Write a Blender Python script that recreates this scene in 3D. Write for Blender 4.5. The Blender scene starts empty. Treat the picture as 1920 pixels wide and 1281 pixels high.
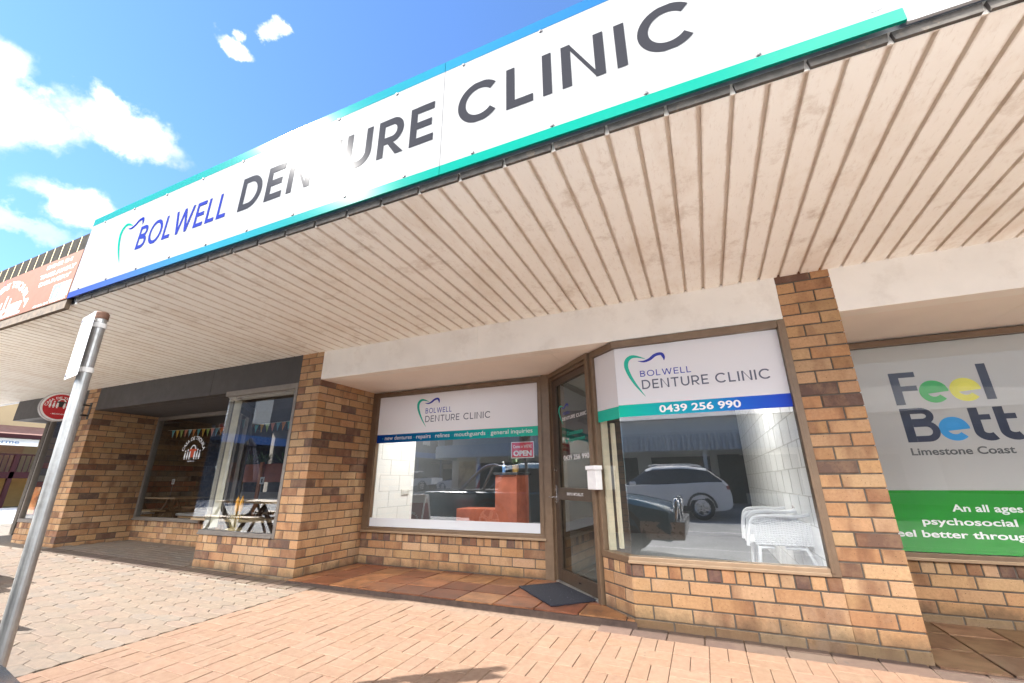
import bpy, bmesh, math, random
from mathutils import Vector, Matrix
random.seed(7)
scene = bpy.context.scene
COL = scene.collection

# ------------------------------------------------------------------ camera, sky, sun, exposure
cam_d = bpy.data.cameras.new('camera')
cam_d.sensor_width = 36.0
cam_d.lens = 785.732 / 1920 * 36.0
cam_d.clip_start = 0.02
cam_d.clip_end = 1500
cam = bpy.data.objects.new('camera', cam_d)
COL.objects.link(cam)
_y, _p, _r = 0.411495343, 0.322229347, 0.00541943821
Zm = Matrix.Rotation(_y, 3, 'Z')
fwd = Vector((0, math.cos(_p), math.sin(_p)))
down = Vector((0, math.sin(_p), -math.cos(_p)))
right = Vector((1, 0, 0))
r2 = math.cos(_r) * right + math.sin(_r) * down
d2 = -math.sin(_r) * right + math.cos(_r) * down
r2, d2, f2 = Zm @ r2, Zm @ d2, Zm @ fwd
M = Matrix((( r2.x, -d2.x, -f2.x), (r2.y, -d2.y, -f2.y), (r2.z, -d2.z, -f2.z))).to_4x4()
M.translation = Vector((-0.68756, -3.46055, 0.56802))
cam.matrix_world = M
scene.camera = cam

SUN = Vector((-0.633, -0.453, 0.630)).normalized()
sun_el = math.asin(SUN.z)
sun_rot = math.atan2(SUN.x, SUN.y)
world = bpy.data.worlds.new('World')
scene.world = world
world.use_nodes = True
wn = world.node_tree; wn.nodes.clear()
def wnode(t, **k):
    n = wn.nodes.new(t)
    for a, b in k.items(): setattr(n, a, b)
    return n
w_out = wnode('ShaderNodeOutputWorld'); w_bg = wnode('ShaderNodeBackground')
sky = wnode('ShaderNodeTexSky', sky_type='NISHITA', sun_disc=False)
sky.sun_elevation = sun_el; sky.sun_rotation = sun_rot
sky.altitude = 200; sky.air_density = 1.25; sky.dust_density = 0.25; sky.ozone_density = 3.2
w_bg.inputs['Strength'].default_value = 0.05
geo = wnode('ShaderNodeTexCoord')
# cumulus clouds: soft ellipsoids in sky direction, edges broken up by noise
nz = wnode('ShaderNodeTexNoise'); nz.inputs['Scale'].default_value = 9; nz.inputs['Detail'].default_value = 9; nz.inputs['Roughness'].default_value = 0.62
wn.links.new(geo.outputs['Generated'], nz.inputs['Vector'])
sub = wnode('ShaderNodeVectorMath', operation='SUBTRACT'); sub.inputs[1].default_value = (0.5, 0.5, 0.5)
wn.links.new(nz.outputs['Color'], sub.inputs[0])
scl = wnode('ShaderNodeVectorMath', operation='SCALE'); scl.inputs['Scale'].default_value = 0.13
wn.links.new(sub.outputs[0], scl.inputs[0])
add = wnode('ShaderNodeVectorMath', operation='ADD')
wn.links.new(geo.outputs['Generated'], add.inputs[0]); wn.links.new(scl.outputs[0], add.inputs[1])
CLOUDS = [((-0.868, 0.110, 0.490), 0.052, 0.044, 1), ((-0.845, 0.150, 0.515), 0.055, 0.032, 1), ((-0.825, 0.09, 0.555), 0.045, 0.040, .9),
          ((-0.802, 0.245, 0.545), 0.058, 0.030, 1), ((-0.793, 0.208, 0.574), 0.022, 0.016, .7), ((-0.637, 0.294, 0.712), 0.030, 0.013, 1),
          ((-0.622, 0.285, 0.730), 0.012, 0.009, .8), ((-0.585, 0.318, 0.746), 0.017, 0.012, .8), ((-0.868, 0.257, 0.425), 0.058, 0.030, 1),
          ((-0.872, 0.235, 0.415), 0.040, 0.020, .9), ((-0.90, 0.2, 0.37), 0.06, 0.014, .4),
          ((0.10, -0.80, 0.56), 0.75, 0.17, 8.5), ((0.80, -0.42, 0.52), 0.45, 0.16, 8.5), ((0.50, -0.55, 0.68), 0.50, 0.18, 7.0), ((0.15, -0.95, 0.26), 0.9, 0.12, .8), ((-0.45, -0.80, 0.40), 0.20, 0.12, 7.0), ((0.8, -0.55, 0.24), 0.5, 0.11, .8)]  # added clouds behind the camera, most overbright, to lighten the shaded shopfronts
prev = None
bright = None
for c, rh, rv, br in CLOUDS:
    cv = Vector(c).normalized()
    e1 = Vector((0, 0, 1)).cross(cv).normalized(); e2 = cv.cross(e1)
    s_ = wnode('ShaderNodeVectorMath', operation='SUBTRACT'); s_.inputs[1].default_value = cv
    wn.links.new(add.outputs[0], s_.inputs[0])
    da = wnode('ShaderNodeVectorMath', operation='DOT_PRODUCT'); da.inputs[1].default_value = e1 / rh
    db = wnode('ShaderNodeVectorMath', operation='DOT_PRODUCT'); db.inputs[1].default_value = e2 / rv
    dc = wnode('ShaderNodeVectorMath', operation='DOT_PRODUCT'); dc.inputs[1].default_value = cv / 0.6
    for d in (da, db, dc): wn.links.new(s_.outputs[0], d.inputs[0])
    cb = wnode('ShaderNodeCombineXYZ')
    wn.links.new(da.outputs['Value'], cb.inputs[0]); wn.links.new(db.outputs['Value'], cb.inputs[1]); wn.links.new(dc.outputs['Value'], cb.inputs[2])
    ln = wnode('ShaderNodeVectorMath', operation='LENGTH'); wn.links.new(cb.outputs[0], ln.inputs[0])
    mr = wnode('ShaderNodeMapRange', interpolation_type='SMOOTHSTEP')
    mr.inputs['From Min'].default_value = 1.45; mr.inputs['From Max'].default_value = 0.55
    mr.inputs['To Max'].default_value = min(br, 1) * .92
    wn.links.new(ln.outputs['Value'], mr.inputs['Value'])
    bm = wnode('ShaderNodeMath', operation='MULTIPLY'); bm.inputs[1].default_value = max(br, 1); wn.links.new(mr.outputs[0], bm.inputs[0])
    if prev is None: prev, bright = mr.outputs[0], bm.outputs[0]
    else:
        mx = wnode('ShaderNodeMath', operation='MAXIMUM'); wn.links.new(prev, mx.inputs[0]); wn.links.new(mr.outputs[0], mx.inputs[1]); prev = mx.outputs[0]
        mx = wnode('ShaderNodeMath', operation='MAXIMUM'); wn.links.new(bright, mx.inputs[0]); wn.links.new(bm.outputs[0], mx.inputs[1]); bright = mx.outputs[0]
nz2 = wnode('ShaderNodeTexNoise'); nz2.inputs['Scale'].default_value = 11; nz2.inputs['Detail'].default_value = 8
wn.links.new(geo.outputs['Generated'], nz2.inputs['Vector'])
shade = wnode('ShaderNodeMapRange'); shade.inputs['From Min'].default_value = 0.3; shade.inputs['From Max'].default_value = 0.7
shade.inputs['To Min'].default_value = 3.1; shade.inputs['To Max'].default_value = 5.4
wn.links.new(nz2.outputs['Fac'], shade.inputs['Value'])
brx = wnode('ShaderNodeMath', operation='MAXIMUM'); brx.inputs[1].default_value = 1.0; wn.links.new(bright, brx.inputs[0])
shb = wnode('ShaderNodeMath', operation='MULTIPLY'); wn.links.new(shade.outputs[0], shb.inputs[0]); wn.links.new(brx.outputs[0], shb.inputs[1])
ccol = wnode('ShaderNodeVectorMath', operation='SCALE'); ccol.inputs[0].default_value = (1.0, 0.99, 0.97)
wn.links.new(shb.outputs[0], ccol.inputs['Scale'])
skyc = wnode('ShaderNodeVectorMath', operation='MULTIPLY'); skyc.inputs[1].default_value = (0.335, 0.455, 0.66)
wn.links.new(sky.outputs[0], skyc.inputs[0])
skya = wnode('ShaderNodeVectorMath', operation='ADD'); skya.inputs[1].default_value = (0.12, 0.19, 0.24); wn.links.new(skyc.outputs[0], skya.inputs[0])
mixc = wnode('ShaderNodeMixRGB'); wn.links.new(prev, mixc.inputs['Fac'])
wn.links.new(skya.outputs[0], mixc.inputs['Color1']); wn.links.new(ccol.outputs[0], mixc.inputs['Color2'])
wn.links.new(mixc.outputs[0], w_bg.inputs['Color']); wn.links.new(w_bg.outputs[0], w_out.inputs['Surface'])

sun_d = bpy.data.lights.new('sun', 'SUN'); sun_d.energy = 2.1; sun_d.angle = math.radians(0.5); sun_d.color = (1.0, 0.965, 0.91)
sun = bpy.data.objects.new('sun', sun_d); COL.objects.link(sun)
sun.rotation_euler = SUN.to_track_quat('Z', 'Y').to_euler(); sun.location = SUN * 40
scene.view_settings.view_transform = 'Standard'; scene.view_settings.look = 'None'
scene.view_settings.exposure = 3.22; scene.view_settings.gamma = 1
scene.cycles.caustics_reflective = False; scene.cycles.caustics_refractive = False
scene.cycles.use_denoising = True
scene.cycles.max_bounces = 14; scene.cycles.diffuse_bounces = 7; scene.cycles.glossy_bounces = 5; scene.cycles.transparent_max_bounces = 24
scene.cycles.sample_clamp_indirect = 8

# ------------------------------------------------------------------ materials
def nodes(name):
    m = bpy.data.materials.new(name); m.use_nodes = True
    t = m.node_tree; b = t.nodes['Principled BSDF']
    return m, t, b
def lk(t, a, b): t.links.new(a, b)
def noise(t, scale, detail=4, vec=None, rough=0.55):
    n = t.nodes.new('ShaderNodeTexNoise'); n.inputs['Scale'].default_value = scale; n.inputs['Detail'].default_value = detail; n.inputs['Roughness'].default_value = rough
    if vec is not None: lk(t, vec, n.inputs['Vector'])
    return n
def mapr(t, sock, a, b, c=0.0, d=1.0):
    n = t.nodes.new('ShaderNodeMapRange'); n.inputs['From Min'].default_value = a; n.inputs['From Max'].default_value = b
    n.inputs['To Min'].default_value = c; n.inputs['To Max'].default_value = d; lk(t, sock, n.inputs['Value']); return n.outputs[0]
def mix(t, fac, a, b, mode='MIX'):
    n = t.nodes.new('ShaderNodeMixRGB'); n.blend_type = mode
    for s, v in (('Fac', fac), ('Color1', a), ('Color2', b)):
        if isinstance(v, (int, float)): n.inputs[s].default_value = v
        elif isinstance(v, tuple): n.inputs[s].default_value = (*v, 1) if len(v) == 3 else v
        else: lk(t, v, n.inputs[s])
    return n.outputs[0]
def coords(t, scale=(1, 1, 1), kind='Object'):
    c = t.nodes.new('ShaderNodeTexCoord'); mp = t.nodes.new('ShaderNodeMapping'); mp.inputs['Scale'].default_value = scale
    lk(t, c.outputs[kind], mp.inputs['Vector']); return mp.outputs[0]
def bump(t, b, h, s=0.2, d=0.01):
    n = t.nodes.new('ShaderNodeBump'); n.inputs['Strength'].default_value = s; n.inputs['Distance'].default_value = d
    lk(t, h, n.inputs['Height']); lk(t, n.outputs[0], b.inputs['Normal'])
_m = {}
def mat(name, col, rough=0.6, metal=0.0, var=0.12, scale=8, bmp=0.0, bscale=60, dirt=None, spec=None):
    if name in _m: return _m[name]
    m, t, b = nodes(name)
    v = coords(t); n = noise(t, scale, 5, v)
    lo = tuple(c * (1 - var) for c in col); hi = tuple(min(1, c * (1 + var)) for c in col)
    c = mix(t, mapr(t, n.outputs['Fac'], 0.3, 0.7), lo, hi)
    if dirt:
        n2 = noise(t, dirt[1], 8, v, 0.7); c = mix(t, mapr(t, n2.outputs['Fac'], dirt[2], dirt[2] + 0.22, 0, dirt[3]), c, dirt[0])
    lk(t, c, b.inputs['Base Color'])
    n3 = noise(t, scale * 3, 3, v)
    lk(t, mapr(t, n3.outputs['Fac'], 0.3, 0.7, max(0.02, rough - 0.06), min(1, rough + 0.06)), b.inputs['Roughness'])
    b.inputs['Metallic'].default_value = metal
    if spec is not None: b.inputs['Specular IOR Level'].default_value = spec
    if bmp: bump(t, b, noise(t, bscale, 6, v).outputs['Fac'], bmp, 0.004)
    _m[name] = m; return m

def attr_mat(name, kind, light=0.4):
    m, t, b = nodes(name)
    a = t.nodes.new('ShaderNodeAttribute'); a.attribute_name = 'col'
    u = t.nodes.new('ShaderNodeUVMap'); u.uv_map = 'UVMap'
    def uvs(sx, sy):
        mp = t.nodes.new('ShaderNodeMapping'); mp.inputs['Scale'].default_value = (sx, sy, 1); lk(t, u.outputs[0], mp.inputs['Vector']); return mp.outputs[0]
    c = a.outputs['Color']
    if kind == 'brick':
        st = noise(t, 1.0, 3, uvs(5.5, 1.5), 0.45)
        c = mix(t, mapr(t, st.outputs['Fac'], 0.53, 0.68, 0, 0.75), c, (0.17, 0.07, 0.034))
        li = noise(t, 1.0, 5, uvs(9, 7), 0.65); c = mix(t, mapr(t, li.outputs['Fac'], 0.45, 0.85, 0, 0.40), c, (0.66, 0.42, 0.22))
        mo = noise(t, 1.0, 5, uvs(60, 60), 0.7); c = mix(t, mapr(t, mo.outputs['Fac'], 0.25, 0.72, 0.42, 0.0), c, (0.13, 0.06, 0.03))
        sp = noise(t, 1.0, 3, uvs(120, 120)); spk = mapr(t, sp.outputs['Fac'], 0.645, 0.70)
        c = mix(t, spk, c, (0.05, 0.025, 0.015))
        ob = coords(t); sx = t.nodes.new('ShaderNodeSeparateXYZ'); lk(t, ob, sx.inputs[0]); gn = noise(t, 5, 6, ob, .7)
        ga = t.nodes.new('ShaderNodeMath'); ga.operation = 'MULTIPLY_ADD'; lk(t, gn.outputs['Fac'], ga.inputs[0]); ga.inputs[1].default_value = -.30; lk(t, sx.outputs['Z'], ga.inputs[2])
        c = mix(t, mapr(t, ga.outputs[0], -.50, -.40, .65, 0), c, (0.06, 0.045, 0.025))
        fl = noise(t, 2.2, 7, ob, .7); c = mix(t, mapr(t, fl.outputs['Fac'], .55, .8, 0, .35), c, (.42, .33, .25))
        rough = 0.85; bs = noise(t, 1, 6, uvs(170, 170)); bump(t, b, bs.outputs['Fac'], 0.35, 0.003)
    elif kind == 'paver':
        mo = noise(t, 1.0, 6, uvs(22, 22), 0.7); c = mix(t, mapr(t, mo.outputs['Fac'], 0.35, 0.75, 0.0, light), c, (0.30, 0.215, 0.145))
        gr = noise(t, 1.0, 4, uvs(260, 260), 0.8); c = mix(t, mapr(t, gr.outputs['Fac'], 0.3, 0.7, 0.35, 0), c, (0.12, 0.07, 0.04))
        dk = noise(t, 1.0, 5, coords(t, (1.6, 1.6, 1.6))); c = mix(t, mapr(t, dk.outputs['Fac'], 0.52, 0.75, 0, 0.35), c, (0.20, 0.14, 0.10))
        sp = noise(t, 1.0, 2, coords(t, (17, 17, 17))); c = mix(t, mapr(t, sp.outputs['Fac'], .735, .755, 0, .55), c, (0.05, 0.04, 0.035))
        rough = 0.9; bump(t, b, gr.outputs['Fac'], 0.3, 0.003)
    elif kind == 'tile':
        mo = noise(t, 1.0, 6, uvs(9, 5), 0.7); c = mix(t, mapr(t, mo.outputs['Fac'], 0.42, 0.66, 0.0, 0.8), c, (0.075, 0.025, 0.014))
        gr = noise(t, 1.0, 4, uvs(120, 120), 0.8); c = mix(t, mapr(t, gr.outputs['Fac'], 0.3, 0.7, 0.25, 0), c, (0.05, 0.03, 0.02))
        rough = 0.38; bump(t, b, mo.outputs['Fac'], 0.2, 0.003)
    lk(t, c, b.inputs['Base Color']); b.inputs['Roughness'].default_value = rough
    _m[name] = m; return m
M_BRICK = attr_mat('clay_brick', 'brick'); M_PAVER = attr_mat('clay_paver', 'paver'); M_TILE = attr_mat('quarry_tile', 'tile'); M_PAVED = attr_mat('dark_clay_paver', 'paver', 0.12)
M_PLAIN = attr_mat('painted_block', 'plain') if False else None

def glass(name, tint=(0.975, 0.985, 0.98), ior=1.75, rough=0.0):
    m, t, b = nodes(name); t.nodes.remove(b)
    o = t.nodes['Material Output']
    tr = t.nodes.new('ShaderNodeBsdfTransparent'); tr.inputs[0].default_value = (*tint, 1)
    gl = t.nodes.new('ShaderNodeBsdfGlossy'); gl.inputs['Roughness'].default_value = rough
    v = coords(t); n = noise(t, 1.3, 2, v); bp = t.nodes.new('ShaderNodeBump'); bp.inputs['Strength'].default_value = 0.010; bp.inputs['Distance'].default_value = 0.05
    lk(t, n.outputs['Fac'], bp.inputs['Height']); lk(t, bp.outputs[0], gl.inputs['Normal'])
    fr = t.nodes.new('ShaderNodeFresnel'); fr.inputs['IOR'].default_value = ior
    g = t.nodes.new('ShaderNodeNewGeometry')
    inv = t.nodes.new('ShaderNodeMath'); inv.operation = 'SUBTRACT'; inv.inputs[0].default_value = 1; lk(t, g.outputs['Backfacing'], inv.inputs[1])
    mu = t.nodes.new('ShaderNodeMath'); mu.operation = 'MULTIPLY'; lk(t, fr.outputs[0], mu.inputs[0]); lk(t, inv.outputs[0], mu.inputs[1])
    mx = t.nodes.new('ShaderNodeMixShader'); lk(t, mu.outputs[0], mx.inputs[0]); lk(t, tr.outputs[0], mx.inputs[1]); lk(t, gl.outputs[0], mx.inputs[2])
    lk(t, mx.outputs[0], o.inputs['Surface']); _m[name] = m; return m
M_GLASS = glass('window_glass', ior=2.4); M_CLEAR = glass('clear_window_glass', ior=1.48); M_TINT = glass('tinted_glass', (0.50, 0.53, 0.52), 1.9); M_CAR_GLASS = glass('vehicle_glass', (0.25, 0.28, 0.28), 1.6)

def film_mat(name, col):
    m, t, b = nodes(name); o = t.nodes['Material Output']; n = noise(t, 2, 3, coords(t))
    c = mix(t, n.outputs['Fac'], tuple(q * .98 for q in col), col); lk(t, c, b.inputs['Base Color']); b.inputs['Roughness'].default_value = .22
    tl = t.nodes.new('ShaderNodeBsdfTranslucent'); tl.inputs[0].default_value = (*col, 1); mx = t.nodes.new('ShaderNodeMixShader'); mx.inputs[0].default_value = .25
    lk(t, b.outputs[0], mx.inputs[1]); lk(t, tl.outputs[0], mx.inputs[2]); lk(t, mx.outputs[0], o.inputs['Surface']); _m[name] = m; return m
def ramp_mat(name, stops, x0, x1, rough=0.35):
    m, t, b = nodes(name); c = t.nodes.new('ShaderNodeTexCoord'); s = t.nodes.new('ShaderNodeSeparateXYZ'); lk(t, c.outputs['Object'], s.inputs[0])
    r = t.nodes.new('ShaderNodeValToRGB'); lk(t, mapr(t, s.outputs['X'], x0, x1), r.inputs['Fac'])
    el = r.color_ramp.elements
    for i, (p, col) in enumerate(stops):
        e = el[i] if i < 2 else el.new(p)
        e.position = p; e.color = (*col, 1)
    lk(t, r.outputs[0], b.inputs['Base Color']); b.inputs['Roughness'].default_value = rough; b.inputs['Specular IOR Level'].default_value = .10
    _m[name] = m; return m
def S(r, g, b):
    f = lambda c: (c / 255 / 12.92) if c / 255 <= 0.04045 else ((c / 255 + 0.055) / 1.055) ** 2.4
    return (f(r), f(g), f(b))

# ------------------------------------------------------------------ mesh helpers
class MB:
    def __init__(s): s.v = []; s.f = []; s.m = []; s.c = []; s.uv = []
    def poly(s, pts, mi=0, col=None, uv=None):
        i = len(s.v); s.v += [tuple(p) for p in pts]; s.f.append(tuple(range(i, i + len(pts)))); s.m.append(mi); s.c.append(col); s.uv.append(uv)
    def hexa(s, p, mi=0):                       # 8 corners: bottom ring then top ring
        i = len(s.v); s.v += [tuple(q) for q in p]
        for f in ((3, 2, 1, 0), (4, 5, 6, 7), (0, 1, 5, 4), (1, 2, 6, 5), (2, 3, 7, 6), (3, 0, 4, 7)):
            s.f.append(tuple(i + k for k in f)); s.m.append(mi); s.c.append(None); s.uv.append(None)
    def box(s, x0, x1, y0, y1, z0, z1, mi=0):
        s.hexa([(x0, y0, z0), (x1, y0, z0), (x1, y1, z0), (x0, y1, z0), (x0, y0, z1), (x1, y0, z1), (x1, y1, z1), (x0, y1, z1)], mi)
    def obox(s, o, u, v, w, a, b, c, mi=0):     # oriented: ranges a,b,c along u,v,w (right handed)
        o = Vector(o); P = lambda i, j, k: o + u * a[i] + v * b[j] + w * c[k]
        s.hexa([P(0, 0, 0), P(1, 0, 0), P(1, 1, 0), P(0, 1, 0), P(0, 0, 1), P(1, 0, 1), P(1, 1, 1), P(0, 1, 1)], mi)
    def tube(s, pts, r, n=10, mi=0, cap=True):
        pts = [Vector(p) for p in pts]; rr = r if isinstance(r, (list, tuple)) else [r] * len(pts)
        d0 = (pts[1] - pts[0]).normalized(); a = d0.orthogonal().normalized(); rings = []
        for k, p in enumerate(pts):
            d = ((pts[min(k + 1, len(pts) - 1)] - p).normalized() + (p - pts[max(k - 1, 0)]).normalized())
            d = d.normalized() if d.length > 1e-6 else d0
            a = (a - d * a.dot(d)).normalized(); b = d.cross(a); i = len(s.v)
            s.v += [tuple(p + (a * math.cos(2 * math.pi * j / n) + b * math.sin(2 * math.pi * j / n)) * rr[k]) for j in range(n)]; rings.append(i)
        for k in range(len(rings) - 1):
            for j in range(n):
                s.f.append((rings[k] + j, rings[k] + (j + 1) % n, rings[k + 1] + (j + 1) % n, rings[k + 1] + j)); s.m.append(mi); s.c.append(None); s.uv.append(None)
        if cap:
            s.f.append(tuple(rings[0] + j for j in reversed(range(n)))); s.f.append(tuple(rings[-1] + j for j in range(n)))
            s.m += [mi, mi]; s.c += [None, None]; s.uv += [None, None]
    def lathe(s, o, axis, prof, n=24, mi=0):    # prof: (r, h)
        o = Vector(o); w = Vector(axis).normalized(); a = w.orthogonal().normalized(); b = w.cross(a); rings = []
        for r, h in prof:
            i = len(s.v); s.v += [tuple(o + w * h + (a * math.cos(2 * math.pi * j / n) + b * math.sin(2 * math.pi * j / n)) * max(r, 1e-4)) for j in range(n)]; rings.append(i)
        for k in range(len(rings) - 1):
            for j in range(n):
                s.f.append((rings[k] + j, rings[k] + (j + 1) % n, rings[k + 1] + (j + 1) % n, rings[k + 1] + j)); s.m.append(mi); s.c.append(None); s.uv.append(None)
    def grid(s, rows, mi=0, flip=False):
        i = len(s.v); n = len(rows[0])
        for r in rows: s.v += [tuple(p) for p in r]
        for a in range(len(rows) - 1):
            for b in range(n - 1):
                q = (i + a * n + b, i + a * n + b + 1, i + (a + 1) * n + b + 1, i + (a + 1) * n + b)
                s.f.append(q[::-1] if flip else q); s.m.append(mi); s.c.append(None); s.uv.append(None)
    def build(s, name, mats, parent=None, smooth=False, label=None, bevel=0):
        me = bpy.data.meshes.new(name); me.from_pydata(s.v, [], s.f)
        if not isinstance(mats, (list, tuple)): mats = [mats]
        for m in mats: me.materials.append(m)
        me.polygons.foreach_set('material_index', s.m)
        if any(c is not None for c in s.c):
            at = me.attributes.new('col', 'FLOAT_COLOR', 'CORNER'); d = []
            for f, c in zip(s.f, s.c):
                c = c or (0.2, 0.18, 0.15); d += [c[0], c[1], c[2], 1.0] * len(f)
            at.data.foreach_set('color', d)
        if any(u is not None for u in s.uv):
            ul = me.uv_layers.new(name='UVMap'); d = []
            for f, u in zip(s.f, s.uv):
                if u is None: d += [0.0, 0.0] * len(f)
                else:
                    for q in u: d += [q[0], q[1]]
            ul.data.foreach_set('uv', d)
        if smooth: me.polygons.foreach_set('use_smooth', [True] * len(me.polygons))
        me.update()
        o = bpy.data.objects.new(name, me); COL.objects.link(o)
        if bevel:
            b = o.modifiers.new('bevel', 'BEVEL'); b.width = bevel; b.segments = 2; b.limit_method = 'ANGLE'; b.angle_limit = math.radians(40)
        if parent is not None:
            o.parent = parent; q = parent; off = Vector((0, 0, 0))
            while q is not None: off += q.location; q = q.parent
            o.location = -off
        if label: o['label'] = label
        return o
def thing(name, label, cat, loc=(0, 0, 0), group=None):
    o = bpy.data.objects.new(name, None); COL.objects.link(o); o.empty_display_size = 0.2
    o.location = loc; o['label'] = label; o['category'] = cat
    if group: o['group'] = group
    return o
def tag(o, label, cat, group=None):
    o['label'] = label; o['category'] = cat
    if group: o['group'] = group
    return o
def struct(o): o['kind'] = 'structure'; return o
def dup(root, loc, label=None):
    r = root.copy(); COL.objects.link(r); r.location = loc
    if label: r['label'] = label
    for ch in list(root.children):
        c = ch.copy(); COL.objects.link(c); c.parent = r
        for g in ch.children:
            d = g.copy(); COL.objects.link(d); d.parent = c
    return r

# ------------------------------------------------------------------ lettering
X, Y, Z = Vector((1, 0, 0)), Vector((0, 1, 0)), Vector((0, 0, 1))
class Frame:
    def __init__(s, o, u, v): s.o = Vector(o); s.u = Vector(u).normalized(); s.v = Vector(v).normalized(); s.n = s.u.cross(s.v)
    def __call__(s, a, b, h=0.0): return s.o + s.u * a + s.v * b + s.n * h
def clip_y(poly, lo, hi):
    for lim, sg in ((lo, 1), (hi, -1)):
        out = []
        for i in range(len(poly)):
            p, q = poly[i], poly[(i + 1) % len(poly)]
            a, b = (p[1] - lim) * sg, (q[1] - lim) * sg
            if a >= 0: out.append(p)
            if (a >= 0) != (b >= 0):
                t = a / (a - b); out.append((p[0] + (q[0] - p[0]) * t, p[1] + (q[1] - p[1]) * t))
        poly = out
        if len(poly) < 3: return []
    return poly
def ribbon(path, w):
    """outline quads of a path; w: width or list of widths"""
    n = len(path); ws = w if isinstance(w, (list, tuple)) else [w] * n; L = []; R = []
    for i, p in enumerate(path):
        a = path[max(i - 1, 0)]; b = path[min(i + 1, n - 1)]
        d = math.hypot(b[0] - a[0], b[1] - a[1]) or 1; nx, ny = -(b[1] - a[1]) / d, (b[0] - a[0]) / d
        h = ws[i] / 2; L.append((p[0] + nx * h, p[1] + ny * h)); R.append((p[0] - nx * h, p[1] - ny * h))
    return [[R[i], R[i + 1], L[i + 1], L[i]] for i in range(n - 1)]
def seg(a, b, w, ext=0.0):
    d = math.hypot(b[0] - a[0], b[1] - a[1]); ux, uy = (b[0] - a[0]) / d * ext, (b[1] - a[1]) / d * ext
    return ribbon([(a[0] - ux, a[1] - uy), (b[0] + ux, b[1] + uy)], w)
def arc(cx, cy, rx, ry, a0, a1, n=20): return [(cx + rx * math.cos(math.radians(a0 + (a1 - a0) * i / n)), cy + ry * math.sin(math.radians(a0 + (a1 - a0) * i / n))) for i in range(n + 1)]
def glyph(ch, w):
    h = w / 2; st = []
    def add(q): st.append([p for p in (clip_y(x, 0, 1) for x in q) if p])
    if ch == 'I': add(seg((h, 0), (h, 1), w)); W = w
    elif ch == 'L': add(seg((h, 0), (h, 1), w)); add(seg((w, h), (.56, h), w)); W = .56
    elif ch == 'E':
        add(seg((h, 0), (h, 1), w)); add(seg((w, h), (.62, h), w)); add(seg((w, .5), (.57, .5), w)); add(seg((w, 1 - h), (.62, 1 - h), w)); W = .62
    elif ch == 'T': add(seg((0, 1 - h), (.74, 1 - h), w)); add(seg((.37, 0), (.37, 1 - w), w)); W = .74
    elif ch == 'N':
        W = .80; add(seg((h, 0), (h, 1), w)); add(seg((W - h, 0), (W - h, 1), w)); add(seg((h, 1 - h * .6), (W - h, h * .6), w * 1.05, .3))
        st[-1] = [[(max(h, min(W - h, x)), y) for x, y in p] for p in st[-1]]
    elif ch == 'W':
        pts = [(.07, 1), (.36, .0), (.66, 1.0), (.96, .0), (1.25, 1)]; W = 1.32
        for a, b in zip(pts, pts[1:]): add(seg(a, b, w * .96, .12))
    elif ch == 'O': add(ribbon(arc(.5, .5, .5 - h, .5 - h + .01, 0, 360, 44), w)); W = 1.0
    elif ch == 'C': add(ribbon(arc(.5, .5, .5 - h, .5 - h + .01, 42, 318, 36), w)); W = .90
    elif ch == 'D':
        add(seg((h, 0), (h, 1), w)); add(ribbon([(w, 1 - h)] + arc(.36, .5, .48 - h, .5 - h, 90, -90, 24) + [(w, h)], w)); W = .84
    elif ch == 'U': add(ribbon([(h, 1)] + arc(.39, .38, .39 - h, .38 - h, 180, 360, 22) + [(.78 - h, 1)], w)); W = .78
    elif ch == 'R':
        add(seg((h, 0), (h, 1), w)); add(ribbon([(w, 1 - h)] + arc(.40, .665, .31 - h, .335 - h, 90, -90, 18) + [(w, .33 + h)], w)); add(seg((.38, .36), (.63, 0), w, .12)); W = .71
        st[-1] = [[(x, min(y, .40)) for x, y in p] for p in st[-1]]
    elif ch == 'B':
        add(seg((h, 0), (h, 1), w)); add(ribbon([(w, 1 - h)] + arc(.38, .745, .28 - h, .255 - h, 90, -90, 16) + [(w, .49 + h)], w))
        add(ribbon([(w, .51)] + arc(.40, .28, .31 - h, .28 - h * 1.0, 90, -90, 16) + [(w, h)], w)); W = .71
    else: W = .34
    return st, W
def caps(mb, text, fr, x0, z0, height, width, w=.17, gap=.17, depth=0.0012, mi=0):
    """geometric capitals as flat vinyl lettering, fitted to the width"""
    gl = [glyph(c, w) for c in text]; tot = sum(g[1] for g in gl) + gap * (len(gl) - 1); sx = width / tot; x = 0
    for g, W in gl:
        for k, st in enumerate(g):
            for p in st: mb.poly([fr(x0 + (x + a) * sx, z0 + b * height, depth + k * .00025) for a, b in p], mi)
        x += W + gap
def textmesh(body, bold=0.0, spacing=1.0, shear=0.0):
    c = bpy.data.curves.new('lettering', 'FONT'); c.body = body; c.offset = bold; c.space_character = spacing; c.shear = shear; c.resolution_u = 6
    o = bpy.data.objects.new('lettering', c); COL.objects.link(o)
    me = bpy.data.meshes.new_from_object(o); bpy.data.objects.remove(o); bpy.data.curves.remove(c)
    vs = [tuple(v.co) for v in me.vertices]; fs = [tuple(p.vertices) for p in me.polygons]; bpy.data.meshes.remove(me)
    return vs, fs
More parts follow.
